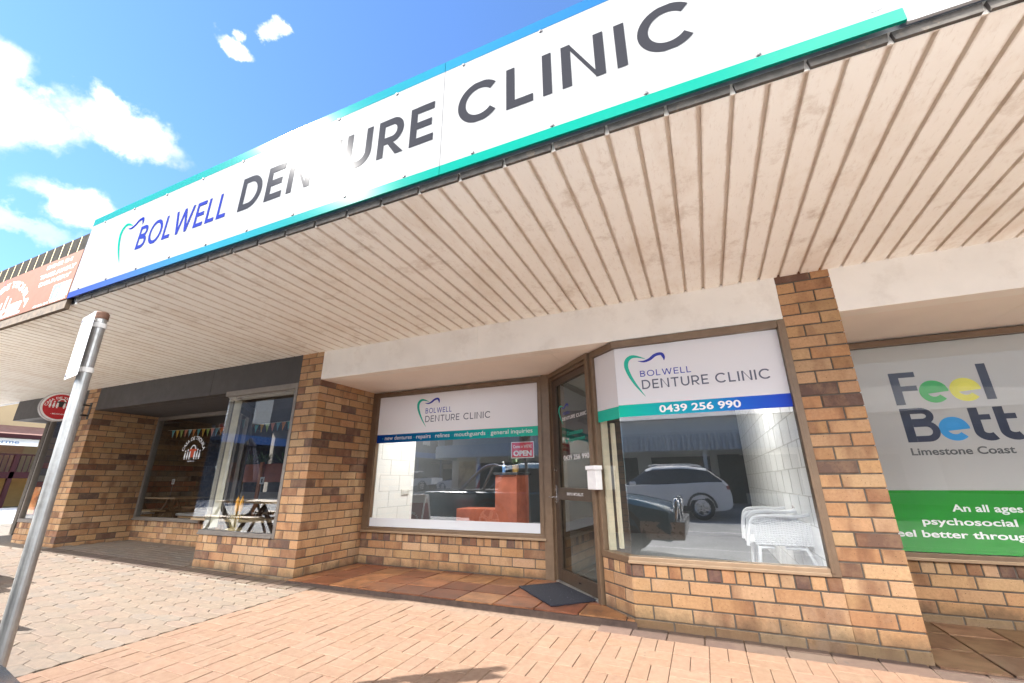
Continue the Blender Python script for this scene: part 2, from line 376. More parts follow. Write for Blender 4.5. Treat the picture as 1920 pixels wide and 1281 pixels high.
def text(mb, body, fr, x0, z0, height, width=None, bold=0.012, depth=0.0012, mi=0, align='L', warp=None, ref='H'):
    vs, fs = textmesh(body, bold)
    cap = [v[1] for v in textmesh(ref, bold)[0]]; ch = max(cap) - min(cap)
    xa, xb = min(v[0] for v in vs), max(v[0] for v in vs)
    sy = height / ch; sx = (width / (xb - xa)) if width else sy
    off = {'L': 0, 'C': -(xb - xa) * sx / 2, 'R': -(xb - xa) * sx}[align]; i = len(mb.v)
    for v in vs:
        a, b = (v[0] - xa) * sx + off, v[1] * sy
        if warp: a, b = warp(a, b)
        mb.v.append(tuple(fr(x0 + a, z0 + b, depth)))
    for f in fs: mb.f.append(tuple(i + k for k in f)); mb.m.append(mi); mb.c.append(None); mb.uv.append(None)
def flush(b, name, mats, parent): b.build(name, mats, parent); return MB()
LT = lambda: [TEAL_T, NAVY_T, BLUE_T, GREY_T, WHITE_T]
def on_arc(R): return lambda a, b: ((R + b) * math.sin(a / R), (R + b) * math.cos(a / R))
def tooth(mb, fr, P, depth=0.0012, m1=0, m2=1):
    """two swooshes of the tooth emblem; P maps emblem coords to frame coords"""
    def smooth(pts, n=8):
        out = []
        for i in range(len(pts) - 1):
            p0, p1, p2, p3 = pts[max(i - 1, 0)], pts[i], pts[i + 1], pts[min(i + 2, len(pts) - 1)]
            for k in range(n):
                t = k / n; out.append(tuple(.5 * (2 * b + (c - a) * t + (2 * a - 5 * b + 4 * c - d) * t * t + (3 * b - a - 3 * c + d) * t ** 3) for a, b, c, d in zip(p0, p1, p2, p3)))
        return out + [pts[-1]]
    teal = smooth([(.215, 0, .004), (.15, .11, .022), (.09, .22, .034), (.03, .36, .046), (-.005, .50, .056), (.01, .60, .062), (.07, .655, .056), (.15, .65, .034), (.265, .60, .004)])
    purp = smooth([(.16, .575, .004), (.24, .56, .03), (.32, .585, .042), (.40, .645, .046), (.48, .655, .046), (.51, .60, .036), (.51, .545, .006)])
    for path, mi in ((teal, m1), (purp, m2)):
        for q in ribbon([(a, b) for a, b, c in path], [c for a, b, c in path]):
            mb.poly([fr(*P(a, b), depth + mi * .0003) for a, b in q], mi)

# ------------------------------------------------------------------ levels (metres; z = 0 is the window-sill brick line)
C = 0.086
ZB, ZS, ZF, YF = 1.70, 2.036, 2.104, -1.885
XL, PW, XR, XC = -4.62, 0.335, 0.333, -9.47
KERB_Y = -2.75
def fx(x):
    pts = [(-60, -.05), (-20, -.20), (-9.5, -.300), (-4.8, -.370), (0, -.402), (20, -.50), (80, -.6)]
    for (a, za), (b, zb) in zip(pts, pts[1:]):
        if x <= b: return za + (zb - za) * (max(x, a) - a) / (b - a)
    return pts[-1][1]
def zg(x, y): return fx(x) + 0.02 * max(min(y, 0), KERB_Y)
def zroad(x, y): return fx(x) + 0.02 * KERB_Y - 0.125
FLOOR = -0.345

# ------------------------------------------------------------------ ground, road, kerbs
M_ASPH = mat('asphalt', (0.41, 0.405, 0.395), 0.9, var=0.18, scale=2.5, bmp=0.5, bscale=180, dirt=((0.16, 0.157, 0.15), 0.7, 0.52, 0.6))
M_CONC = mat('kerb_concrete', (0.48, 0.45, 0.40), 0.9, var=0.15, scale=6, bmp=0.3, dirt=((0.25, 0.22, 0.18), 3, 0.55, 0.5))
M_LINE = mat('road_paint', (0.78, 0.77, 0.74), 0.7, var=0.1, scale=14, dirt=((0.35, 0.34, 0.33), 9, 0.56, 0.7))
M_BED = mat('paver_joint_sand', (0.15, 0.10, 0.068), 0.95, var=0.25, scale=30)
M_BEDG = mat('grey_joint_sand', (0.16, 0.135, 0.105), 0.95, var=0.25, scale=30)
def sheet(name, xs, ys, zf, m):
    b = MB(); b.grid([[(x, y, zf(x, y)) for x in xs] for y in ys]); return struct(b.build(name, m))
def steps(a, b, n): return [a + (b - a) * i / n for i in range(n + 1)]
sheet('ground', [-400, -60, -20, -9.5, -4.8, 0, 20, 80, 400], [-400, -100, 100, 400], lambda x, y: zroad(x, y) - 0.05, mat('dry_grass_ground', (0.22, 0.20, 0.12), 0.95, var=.3, scale=.6))
sheet('road', [-20, -9.5, -4.8, 0, 20, 80], [-13.2, KERB_Y - .13], lambda x, y: zroad(x, y), M_ASPH)
sheet('side_road', [-27.0, -24, -20], [-80, -13.2, KERB_Y, 60], lambda x, y: zroad(x, y), M_ASPH)
sheet('side_road_edge', [-20, -18, -14.9], [KERB_Y - .13, 0, 60], lambda x, y: zroad(x, y), M_ASPH)
sheet('side_road_corner', [-60, -27], [-80, -27], lambda x, y: zroad(x, y), M_ASPH)
# painted lines
def line(name, pts, w):
    b = MB()
    for p, q in zip(pts, pts[1:]):
        d = (Vector((q[0], q[1], 0)) - Vector((p[0], p[1], 0))).normalized(); n = Vector((-d.y, d.x, 0)) * w / 2
        P = [Vector((*p, 0)) - n, Vector((*q, 0)) - n, Vector((*q, 0)) + n, Vector((*p, 0)) + n]
        b.poly([(v.x, v.y, zroad(v.x, v.y) + .004) for v in P])
    return struct(b.build(name, M_LINE))
line('parking_line', [(-18, -5.25), (-9.5, -5.25), (-4.8, -5.25), (0, -5.25), (20, -5.25)], .10)
line('lane_line', [(-14, -8.1), (-9.5, -8.1), (-4.8, -8.1), (0, -8.1), (20, -8.1)], .12)
line('stop_line', [(-16.2, -2), (-16.2, 12)], .16)
line('centre_line', [(-21.0, -2), (-21.0, 30)], .14)
line('far_edge_line', [(-24.5, -2), (-24.5, 30)], .14)
b = MB()
xs = [-14.9, -9.5, -4.8, 0, 20, 60]
for p, q in zip(xs, xs[1:]):
    for (ya, yb, top) in ((KERB_Y - .13, KERB_Y, 0.0),):
        za, zb_ = zg(p, KERB_Y), zg(q, KERB_Y)
        b.hexa([(p, ya, za - .3), (q, ya, zb_ - .3), (q, yb, zb_ - .3), (p, yb, za - .3), (p, ya, za), (q, ya, zb_), (q, yb, zb_), (p, yb, za)])
b.hexa([(-15.03, KERB_Y - .13, -.8), (-14.9, KERB_Y - .13, -.8), (-14.9, 30, -.8), (-15.03, 30, -.8), (-15.03, KERB_Y - .13, fx(-15) - .05), (-14.9, KERB_Y - .13, fx(-15) - .05), (-14.9, 30, fx(-15) + .003), (-15.03, 30, fx(-15) + .003)])
struct(b.build('kerb', M_CONC))
sheet('footpath_bed_brick', [-4.2, 0, 20, 60], [KERB_Y, 0, 1.0], lambda x, y: zg(x, y) - .009, M_BED)
sheet('footpath_bed_grey', [-14.9, -9.5, -4.8, -4.2], [KERB_Y, 0, 1.0], lambda x, y: zg(x, y) - .009, M_BEDG)
sheet('footpath_corner', [-14.9, -12.4], [1.0, 30], lambda x, y: zg(x, 0) - .005, M_BEDG)

def vary(col, v, hv=0.0):
    k = 1 + random.uniform(-v, v); return tuple(max(0.01, c * k * (1 + random.uniform(-hv, hv))) for c in col)
def paver(b, poly, zf, t=0.0095, inset=0.003, col=(.4, .2, .1), tiltz=0.0015):
    """one paver: polygon in plan, chamfered top"""
    n = len(poly); cx = sum(p[0] for p in poly) / n; cy = sum(p[1] for p in poly) / n
    ta, tb, dz = random.uniform(-1, 1) * tiltz * 5, random.uniform(-1, 1) * tiltz * 5, random.uniform(-1, 1) * tiltz
    ru, rv = random.uniform(0, 50), random.uniform(0, 50); rot = random.random() < .5
    def P(p, h): return (p[0], p[1], zf(p[0], p[1]) - .009 + h + (ta * (p[0] - cx) + tb * (p[1] - cy) + dz if h > 0 else 0))
    def U(p): return (p[0] - cx + ru, p[1] - cy + rv) if rot else (p[1] - cy + ru, p[0] - cx + rv)
    lo = [P(p, -.001) for p in poly]; md = [P(p, t - .0018) for p in poly]
    ins = []
    for p in poly:
        d = math.hypot(p[0] - cx, p[1] - cy); k = 1 - inset * 1.4 / d; ins.append((cx + (p[0] - cx) * k, cy + (p[1] - cy) * k))
    up = [P(p, t) for p in ins]; uv = [U(p) for p in poly]; uvi = [U(p) for p in ins]
    for i in range(n):
        j = (i + 1) % n
        b.poly([lo[i], lo[j], md[j], md[i]], 0, col, [uv[i], uv[j], uv[j], uv[i]])
        b.poly([md[i], md[j], up[j], up[i]], 0, col, [uv[i], uv[j], uvi[j], uvi[i]])
    b.poly(up, 0, col, uvi)
def rect(x0, x1, y0, y1): return [(x0, y0), (x1, y0), (x1, y1), (x0, y1)]
# terracotta basket-weave pavers
b = MB(); g = .0015; CELL = .2
TC = [(.150, .085, .053), (.146, .081, .049), (.157, .091, .059), (.142, .083, .053), (.152, .083, .051)]
for i in range(-21, 22):
    for j in range(0, 13):
        x0, y1 = -4.2 + (i + 21) * CELL, -.195 - j * CELL; x1, y0 = x0 + CELL, max(y1 - CELL, KERB_Y)
        if x1 > 4.2 or y1 - y0 < .05: continue
        if (i + j) % 2:
            ym = (y0 + y1) / 2
            for a, c in ((y0, ym), (ym, y1)): paver(b, rect(x0 + g, x1 - g, a + g, c - g), zg, col=vary(random.choice(TC), .06, .02))
        else:
            xm = (x0 + x1) / 2
            for a, c in ((x0, xm), (xm, x1)): paver(b, rect(a + g, c - g, y0 + g, y1 - g), zg, col=vary(random.choice(TC), .06, .02))
struct(b.build('brick_pavement', M_PAVER))
# dark border row along the shopfronts
b = MB(); DK = [(.062, .036, .028), (.045, .027, .023), (.075, .048, .038), (.055, .038, .032)]
x = -4.2
while x < 4.2:
    L = .225; wav = 0
    y1 = -.065 if x < -1.62 else (-.012 if x + L < XR + .05 else -.02)
    if -1.62 <= x < -1.3: y1 = -.05
    if y1 + .195 > .14: paver(b, rect(x + .004, x + L - .004, -.195 + .004, y1 - .066 if y1 > -.03 else y1 - .002), zg, col=vary(random.choice(DK), .2, .05), tiltz=.002)
    if y1 > -.03: paver(b, rect(x + .004, x + L - .004, y1 - .060, y1), zg, col=vary(random.choice(DK), .2, .05), tiltz=.002)
    x += L
x = -4.2
while x > -9.4:
    paver(b, rect(x - .105, x - .006, -.225, -.012), zg, col=vary((.075, .055, .042), .2, .05), tiltz=.002); x -= .111
struct(b.build('border_pavement', M_PAVED))
# grey interlocking pavers with pointed ends
b = MB(); GC = [(.108, .087, .068), (.101, .085, .068), (.112, .085, .066), (.096, .087, .075), (.114, .089, .069), (.103, .087, .070)]
def hexpav(cx, cy, L=.226, W=.105, p=.045):
    a, w = L / 2 - .002, W / 2 - .002
    return [(cx - a - p / 2, cy), (cx - a + p / 2, cy - w), (cx + a - p / 2, cy - w), (cx + a + p / 2, cy), (cx + a - p / 2, cy + w), (cx - a + p / 2, cy + w)]
W_, L_ = .102, .222
for i in range(0, 48):
    x = -4.2 - .115 - i * L_; y = -.285 - (W_ / 2 if i % 2 else 0)
    while y > KERB_Y + .04:
        h = [(min(p[0], -4.204), p[1]) for p in hexpav(x, y, L_, W_, .050)]
        paver(b, h, zg, col=vary(random.choice(GC), .08, .02), inset=.004); y -= W_
struct(b.build('grey_pavement', M_PAVER))
b = MB(); y = -.0
for r in range(10):
    x = -6.0 - (.11 if r % 2 else 0)
    while x > -9.4:
        yy = .045 + r * .1; xr = min(x, -6.32 - max(0, yy) * .9)
        if xr - (x - .21) > .06: paver(b, rect(x - .207, xr, yy - .047, yy + .047), lambda a, c: fx(a), col=vary(random.choice(GC), .13, .03))
        x -= .213
struct(b.build('recess_pavement', M_PAVER))
# tiled floors of the recesses
def tiles(name, x0, x1, y0, y1, z, TX, TY, cols, keep, ox=0.0):
    b = MB(); zc = lambda a, c: z
    xx = x0 - ox
    while xx < x1:
        yy = y0
        while yy < y1:
            a0, a1, c0, c1 = max(xx, x0) + .006, min(xx + TX, x1) - .006, yy + .006, min(yy + TY, y1) - .006
            if a1 - a0 > .03:
                k0 = [keep(a0, c0), keep(a1, c0), keep(a1, c1), keep(a0, c1)]
                if any(k0):
                    P = rect(a0, a1, c0, c1)
                    if not all(k0):
                        P = [q for q in clip_line(P)]
                    if len(P) >= 3: paver(b, P, zc, col=vary(random.choice(cols), .18, .05), inset=.003, tiltz=.0006)
            yy += TY
        xx += TX
    return struct(b.build(name, M_TILE))
def clip_line(P, p0=(-2.16, .93), p1=(-1.27, -.045)):
    nx, ny = -(p1[1] - p0[1]), p1[0] - p0[0]; out = []
    f = lambda p: -(nx * (p[0] - p0[0]) + ny * (p[1] - p0[1]))
    for i in range(len(P)):
        a, c = P[i], P[(i + 1) % len(P)]; fa, fc = f(a), f(c)
        if fa >= 0: out.append(a)
        if (fa >= 0) != (fc >= 0): t = fa / (fa - fc); out.append((a[0] + (c[0] - a[0]) * t, a[1] + (c[1] - a[1]) * t))
    return out
TL = [(.27, .10, .042), (.31, .13, .055), (.22, .075, .034), (.34, .155, .065), (.19, .065, .034), (.36, .18, .08)]
def inside(x, y):
    p0, p1 = (-2.16, .93), (-1.27, -.045); return -(-(p1[1] - p0[1]) * (x - p0[0]) + (p1[0] - p0[0]) * (y - p0[1])) >= 0
tiles('recess_floor', -4.618, -1.25, -.06, .90, FLOOR, .345, .288, TL, inside, .15)
TR = [(.24, .145, .08), (.27, .165, .095), (.21, .13, .075), (.20, .13, .09)]
tiles('office_recess_floor', XR + .003, 4.0, -.06, .90, -.395, .30, .34, TR, lambda x, y: True)
b = MB()
b.hexa([(-4.62, -.068, -.6), (-1.245, -.068, -.6), (-1.30, .0, -.6), (-4.62, .95, -.6), (-4.62, -.068, FLOOR - .011), (-1.245, -.068, FLOOR - .011), (-1.30, .0, FLOOR - .011), (-4.62, .95, FLOOR - .011)])
b.hexa([(-4.60, .0, -.6), (-1.30, .0, -.6), (-2.20, .95, -.6), (-4.60, .95, -.6), (-4.60, .0, FLOOR - .0105), (-1.30, .0, FLOOR - .0105), (-2.2, .95, FLOOR - .0105), (-4.60, .95, FLOOR - .0105)])
struct(b.build('recess_step', mat('tile_bed', (.065, .042, .032), .9, var=.3, scale=20)))

# ------------------------------------------------------------------ brickwork
BR = [(.455, .262, .122), (.465, .275, .135), (.42, .225, .10), (.485, .30, .155), (.45, .255, .12), (.50, .32, .175), (.41, .215, .098)]
BD = [(.14, .075, .050), (.18, .09, .052), (.11, .065, .052), (.24, .115, .06)]
_key = {}
def bcol(key=None, pd=.17):
    if key is not None and key in _key: return _key[key]
    c = vary(random.choice(BD), .2, .05) if random.random() < pd else vary(random.choice(BR), .12, .03)
    if key is not None: _key[key] = c
    return c
PR = .006
def brick(b, fr, a0, a1, z0, z1, col, ia=1, ib=1, mi=1, d=PR):
    j = lambda: random.uniform(-.0012, .0012)
    z0 += j(); z1 += j(); ru, rv = random.uniform(0, 60), random.uniform(0, 60); e = .0035
    o = [(a0, z0), (a1, z0), (a1, z1), (a0, z1)]; i = [(a0 + e * ia, z0 + e), (a1 - e * ib, z0 + e), (a1 - e * ib, z1 - e), (a0 + e * ia, z1 - e)]
    U = lambda p: (p[0] - a0 + ru, p[1] - z0 + rv); dd = d + random.uniform(-.001, .001) * (ia and ib)
    L = [fr(p[0], p[1], -.001) for p in o]; Md = [fr(p[0], p[1], dd - .003) for p in o]; T = [fr(p[0], p[1], dd) for p in i]
    for k in range(4):
        q = (k + 1) % 4; u = [U(o[k]), U(o[q]), U(o[q]), U(o[k])]
        b.poly([L[k], L[q], Md[q], Md[k]], mi, col, u); b.poly([Md[k], Md[q], T[q], T[k]], mi, col, u)
    b.poly(T, mi, col, [U(p) for p in i])
MG = .0048                                      # half a mortar joint
def course(b, fr, L, k, bricks, mi=1, zlo=None):
    z0, z1 = k * C + MG, (k + 1) * C - MG
    if zlo is not None:
        if z1 < zlo + .012: return
        z0 = max(z0, zlo)
    for a0, a1, col, ia, ib in bricks: brick(b, fr, a0, a1, z0, z1, col, ia, ib, mi)
def runs(L, first, mod=.25, start=0.0, ends=(1, 1), pd=.17, key0=None, key1=None, ov0=0.0, ov1=0.0):
    """stretcher course along length L; first = visible length of the first brick"""
    out = []; a = start; n = first
    while a < L - .02:
        e = min(a + n, L)
        if L - e < .035: e = L
        f, l = a == start, e >= L
        out.append((a - (ov0 if f else -MG), e + (ov1 if l else -MG), bcol(key0 if f else (key1 if l else None), pd), ends[0] if f else 1, ends[1] if l else 1)); a = e; n = mod
    return out
def headers(L, n, pd=.42):
    w = L / n; return [(i * w + MG, (i + 1) * w - MG, bcol(None, pd), 1, 1) for i in range(n)]
M_MORT = mat('mortar', (.105, .088, .070), .95, var=.25, scale=25)
MATS_B = [M_MORT, M_BRICK]
KT = 24                                         # courses above the sill line up to the soffit
def pillar(name, x0, x1, depth, kb, parent, right=True, left=False, zlo=None, tag_=0):
    b = MB(); e = 0.0005
    zt = ZS + .02
    b.box(x0, x1, 0, depth, kb * C - .05, zt)
    fr = Frame((x0, 0, 0), X, Z); W = x1 - x0
    for k in range(kb, KT):
        zl = zlo
        hf = (k % 2 == 0)                       # header first on the front face
        s = .112 if hf else W - .112
        course(b, fr, W, k, [(-PR, s - MG, bcol((tag_, 'l', k)), 1, 1), (s + MG, W + PR, bcol((tag_, 'r', k)), 1, 1)], 1, zl)
        if right:
            f2 = Frame((x1, 0, 0), Y, Z)
            course(b, f2, depth, k, runs(depth, .235 if not hf else .118, .242, 0, (0, 1), key0=(tag_, 'r', k)), 1, zl)
        if left:
            f3 = Frame((x0, depth, 0), -Y, Z)
            course(b, f3, depth, k, runs(depth, .12 if k % 2 else .23, .242, 0, (1, 0), key1=(tag_, 'l', k)), 1, zl)
    return b.build(name, MATS_B, parent)

M_BEAM = mat('cream_beam_board', (.84, .80, .73), .75, var=.05, scale=3, bmp=.08, bscale=25, dirt=((.42, .34, .25), 1.9, .52, .35))
M_CEIL = mat('cream_ceiling', (.84, .77, .69), .8, var=.04, scale=2, dirt=((.5, .4, .3), 2, .62, .3))
M_DARKB = mat('charcoal_beam', (.040, .035, .033), .6, var=.12, scale=3, dirt=((.07, .063, .06), 4, .58, .5))
M_BRONZE = mat('bronze_aluminium', (.20, .135, .085), .38, .35, var=.1, scale=14, bmp=.05)
M_BRONZE_L = mat('light_bronze_sill', (.36, .25, .155), .4, .3, var=.08, scale=14)
M_TAUPE = mat('taupe_aluminium', (.19, .165, .14), .45, .25, var=.1, scale=14)
M_WHITEF = film_mat('white_vinyl_film', (.86, .85, .86))
M_FROST = film_mat('frosted_film', (.82, .84, .86))
M_INTW = mat('white_interior_wall', (.82, .81, .78), .85, var=.03, scale=3)
M_INTF = mat('grey_carpet', (.20, .205, .21), .95, var=.2, scale=40)

# ------------------------------------------------------------------ shop in the middle
clinic = thing('shop_building', 'middle brick shop with white and teal window bands and an angled glass door', 'shop', (-2.3, 0, -.4))
pillar('pillar', XL - PW, XL, .93, -6, clinic, right=True, tag_=1)
pillar('pillar', 0, XR, .93, -6, clinic, right=True, tag_=2)
DP0, DP1 = Vector((-2.12, .875, 0)), Vector((-1.55, .25, 0)); DU = (DP1 - DP0).normalized()
FD = Frame(DP0, DU, Z)                          # door plane, faces the street
BX0 = -1.262
B0 = Vector((-1.515, .232, 0)); B1 = Vector((BX0, 0, 0)); BU = (B1 - B0).normalized(); FB = Frame(B0, BU, Z); BL = (B1 - B0).length
FW = Frame((XL, .91, 0), X, Z); WL_ = 2.42      # recessed window plane, x from the pillar to the door jamb
def low_wall(parent, pieces):
    b = MB()
    for fr, L, kb, n, thick, o0, o1 in pieces:
        b.obox(fr.o, fr.u, fr.v, fr.n, (0, L), (kb * C - .03, -.001), (-thick, 0))
        course(b, fr, L, -1, headers(L, n))
        for k in range(kb, -1):
            r = runs(L, .252 if k % 2 else .126, .252, 0, (1, 1), .08, ov0=o0, ov1=o1)
            course(b, fr, L, k, r)
    return b.build('low_wall', MATS_B, parent)
low_wall(clinic, [(FW, WL_ - .02, -5, 27, .11, -MG, -MG)])
low_wall(clinic, [(Frame((BX0, 0, 0), X, Z), -BX0 - .002, -6, 15, .11, PR * .5, -MG), (FB, BL - .001, -6, 5, .10, -MG, PR * .5)])
# beam over the shopfront, with a joint at mid length
b = MB()
for x0, x1 in ((XL + .003, -2.572), (-2.566, -.003)):
    b.box(x0, x1, -.004, .14, ZB, ZS + .015)
b.box(XL + .004, -.004, .0, .13, ZB + .004, ZS + .012)
b.build('beam', M_BEAM, clinic, bevel=.003)
b = MB(); b.box(XL + .003, -1.86, .141, 1.2, ZB + .002, ZB + .03); b.box(-1.857, -.003, .141, 1.2, ZB + .002, ZB + .03)
b.build('recess_ceiling', M_CEIL, clinic)
b = MB(); b.box(-.020, -.0015, .08, 5.2, FLOOR - .2, ZB + .28); b.build('party_wall', mat('bright_white_block', (.86, .855, .84), .8, var=.02, scale=3, bmp=.1), clinic)
b = MB(); b.hexa([(-2.24, .89, FLOOR), (-2.15, .89, FLOOR), (-2.02, 1.05, FLOOR), (-2.24, 1.05, FLOOR), (-2.24, .89, ZB + .3), (-2.15, .89, ZB + .3), (-2.02, 1.05, ZB + .3), (-2.24, 1.05, ZB + .3)]); b.build('corner_post', M_BRONZE, clinic)
b = MB()                                         # rooms behind the glass
b.box(XL, XL + .06, 1.02, 1.82, FLOOR - .2, ZB + .28); b.build('side_wall', mat('white_painted_block', (.84, .83, .80), .8, var=.02, scale=3, bmp=.1), clinic)
b = MB(); b.box(XL, .02, 5.2, 5.3, FLOOR - .2, ZB + .9); b.box(XL, XL + .055, 1.821, 5.2, FLOOR - .2, 1.98); b.build('back_wall', mat('dimmed_back_wall', (.085, .09, .095), .85, var=.05), clinic)  # darkened wall colour stands in for the dimness deep in the room
b = MB(); b.box(XL, .12, 1.2, 5.3, 1.98, 2.06); b.box(XL + .06, .02, 1.2, 1.23, ZB + .03, 1.98); b.build('interior_ceiling', M_INTW, clinic)
b = MB(); b.poly([(XL, .99, FLOOR), (-2.2, .99, FLOOR), (-1.45, .2, FLOOR), (-1.2, .10, FLOOR), (.02, .10, FLOOR), (.02, 5.2, FLOOR), (XL, 5.2, FLOOR)]); b.build('interior_floor', M_INTF, clinic)
b = MB(); b.box(XL - .3, XR, .16, 5.6, ZS + .06, ZS + .9); b.build('upper_wall', mat('upper_render', (.55, .5, .44), .9), clinic)
# block joints on the inside party walls
b = MB()
for yy0, xx, sgn, ye in ((1.1, XL + .06, 1, 1.81), (.16, -.0205, -1, 5.1)):
    for k in range(11):
        z = FLOOR + .2 * k; b.box(min(xx, xx + sgn * .002), max(xx, xx + sgn * .002), yy0, ye, z - .004, z + .004)
        yy = yy0 + (.2 if k % 2 else 0)
        while yy < ye - .05: b.box(min(xx, xx + sgn * .0022), max(xx, xx + sgn * .0022), yy - .004, yy + .004, z + .004, z + .196); yy += .4
    b.build('block_joints', mat('block_joint_paint', (.62, .61, .58), .9), clinic); b = MB()
b = MB(); b.box(-4.30, -4.285, 1.0, 1.002, .4, .4)
bb = MB(); bb.box(XL + .061, XL + .072, 1.55, 1.72, .395, .47); bb.box(XL + .073, XL + .078, 1.575, 1.695, .405, .46); bb.build('power_outlet', mat('outlet_plastic', (.7, .69, .64), .5), clinic, bevel=.002)

def frame_rect(b, fr, x0, x1, z0, z1, w, d0, d1, mi=0, wb=None):
    """four mitred-looking bars of a window frame; wb = bottom bar height"""
    wb = wb or w; P = lambda a0, a1, c0, c1, e0=d0, e1=d1: b.obox(fr.o, fr.u, fr.v, fr.n, (a0, a1), (c0, c1), (e0, e1), mi)
    P(x0, x0 + w, z0 + wb, z1 - w); P(x1 - w, x1, z0 + wb, z1 - w); P(x0, x1, z1 - w, z1); P(x0, x1, z0, z0 + wb)
def pane(parent, fr, x0, x1, z0, z1, m=None, d=0.0, name='pane', t=.006):
    b = MB(); b.obox(fr.o, fr.u, fr.v, fr.n, (x0, x1), (z0, z1), (d - t, d)); return b.build(name, m or M_GLASS, parent)
def film(parent, fr, x0, x1, z0, z1, m, d, name='vinyl_film', t=.0012):
    b = MB(); b.obox(fr.o, fr.u, fr.v, fr.n, (x0, x1), (z0, z1), (d - t, d)); return b.build(name, m, parent)
GREY_T = mat('slate_lettering', S(92, 96, 112), .5, var=.02); BLUE_T = mat('violet_blue_lettering', S(58, 70, 165), .5, var=.03)
TEAL_T = mat('teal_lettering', S(18, 176, 150), .5, var=.03); WHITE_T = mat('white_lettering', (.86, .86, .86), .5, var=.01); NAVY_T = mat('navy_swoosh', S(40, 52, 160), .5, var=.02)
BAND_W = ramp_mat('window_band_gradient', [(0, S(8, 52, 140)), (.35, S(8, 110, 160)), (.62, S(20, 170, 170)), (1, S(60, 196, 165))], -4.55, -2.25)
BAND_B = ramp_mat('bay_band_gradient', [(0, S(22, 190, 160)), (.55, S(30, 150, 190)), (.72, S(40, 100, 200)), (1, S(45, 70, 190))], -1.27, -.04)

# recessed window
win = MB(); frame_rect(win, FW, .05, WL_ - .03, 0, ZB - .012, .045, -.06, .02, 0, .05)
win.obox(FW.o, FW.u, FW.v, FW.n, (.006, WL_ - .02), (.0, .022), (.021, .034), 1)
win.obox(FW.o, FW.u, FW.v, FW.n, (.006, .05), (.0, ZB - .01), (-.05, .016), 0)
window = win.build('window', [M_BRONZE, M_BRONZE_L], clinic, bevel=.003)
b = MB(); frame_rect(b, FW, .096, WL_ - .076, .051, ZB - .058, .012, -.028, .010); b.build('glazing_bead', M_BRONZE, window)
GX0, GX1 = .098, WL_ - .078                       # visible glass in frame coords; world x = XL + a
pane(window, FW, GX0, GX1, .052, ZB - .060, d=-.012)
film(window, FW, GX0 + .01, GX1 - .004, 1.146, ZB - .062, M_WHITEF, -.0105)
film(window, FW, GX0 + .002, GX1 - .002, 1.042, 1.145, BAND_W, -.0105, 'colour_band')
film(window, FW, GX0 + .01, GX1 - .004, .054, .158, M_FROST, -.0105, 'frosted_strip')
lb = MB(); f = Frame((0, .91 + .0103, 0), X, Z)
tooth(lb, f, lambda a, c: (-3.768 + (a - .215) * .60, 1.214 + c * .515), m1=0, m2=1); lb = flush(lb, 'emblem', LT(), window)
caps(lb, 'BOLWELL', f, -3.785, 1.378, .064, .378, .13, .22, mi=2); lb = flush(lb, 'family_name', LT(), window)
caps(lb, 'DENTURE', f, -3.783, 1.271, .077, .49, .13, .2, mi=3); lb = flush(lb, 'name_word', LT(), window); caps(lb, 'CLINIC', f, -3.238, 1.271, .077, .36, .13, .2, mi=3); lb = flush(lb, 'name_word', LT(), window)
for s, x0, x1 in (('new dentures', -4.385, -3.969), ('repairs', -3.901, -3.688), ('relines', -3.622, -3.42), ('mouthguards', -3.352, -2.941), ('general inquiries', -2.871, -2.359)):
    text(lb, s, f, x0, 1.078, .047, x1 - x0, .004, mi=4); lb = flush(lb, 'service_name', LT(), window)
for xd, mi in ((-4.42, 0), (-3.935, 0), (-3.655, 2), (-3.386, 2), (-2.906, 2)):
    lb.poly([f(xd + .008 * math.cos(k * .785), 1.095 + .008 * math.sin(k * .785), .0012) for k in range(8)], mi); lb = flush(lb, 'bullet_dot', LT(), window)

# angled bay window
FY = Frame((BX0, 0, 0), X, Z); BW = -BX0
win = MB()
P = lambda fr, a, c, e, mi=0: win.obox(fr.o, fr.u, fr.v, fr.n, a, c, e, mi)
P(FY, (-.012, BW - .052), (0, .046), (-.075, .014), 1); P(FY, (-.012, BW - .052), (ZB - .062, ZB - .006), (-.075, .014)); P(FY, (BW - .052, BW - .001), (0, ZB - .006), (-.075, .014))
P(FY, (BW - .052, BW - .03), (.02, ZB - .03), (.0145, .022)); P(FY, (-.018, BW - .053), (0, .02), (.0145, .022), 1)
P(FB, (.002, BL + .004), (0, .044), (-.075, .012)); P(FB, (.002, BL + .004), (ZB - .060, ZB - .008), (-.075, .012)); P(FB, (-.008, .030), (.0, ZB - .008), (-.07, .010))
bay = win.build('window', [M_BRONZE, M_BRONZE_L], clinic, bevel=.003, label='angled bay window with frameless glass corner')
pane(bay, FY, .002, BW - .054, .047, ZB - .064, d=-.022); pane(bay, FB, .031, BL - .012, .046, ZB - .062, d=-.022)
film(bay, FY, .004, BW - .056, 1.153, ZB - .066, M_WHITEF, -.0205); film(bay, FY, .003, BW - .055, 1.056, 1.152, BAND_B, -.0205, 'colour_band')
film(bay, FB, .033, BL - .016, 1.147, ZB - .066, M_WHITEF, -.0205); film(bay, FB, .033, BL - .015, 1.050, 1.146, TEAL_T, -.0205, 'colour_band')
lb = MB(); f = Frame((0, .0203, 0), X, Z)
tooth(lb, f, lambda a, c: (-1.04 + (a - .215) * .585, 1.21 + c * .515)); lb = flush(lb, 'emblem', LT(), bay)
caps(lb, 'BOLWELL', f, -1.064, 1.372, .05, .385, .13, .22, mi=2); lb = flush(lb, 'family_name', LT(), bay)
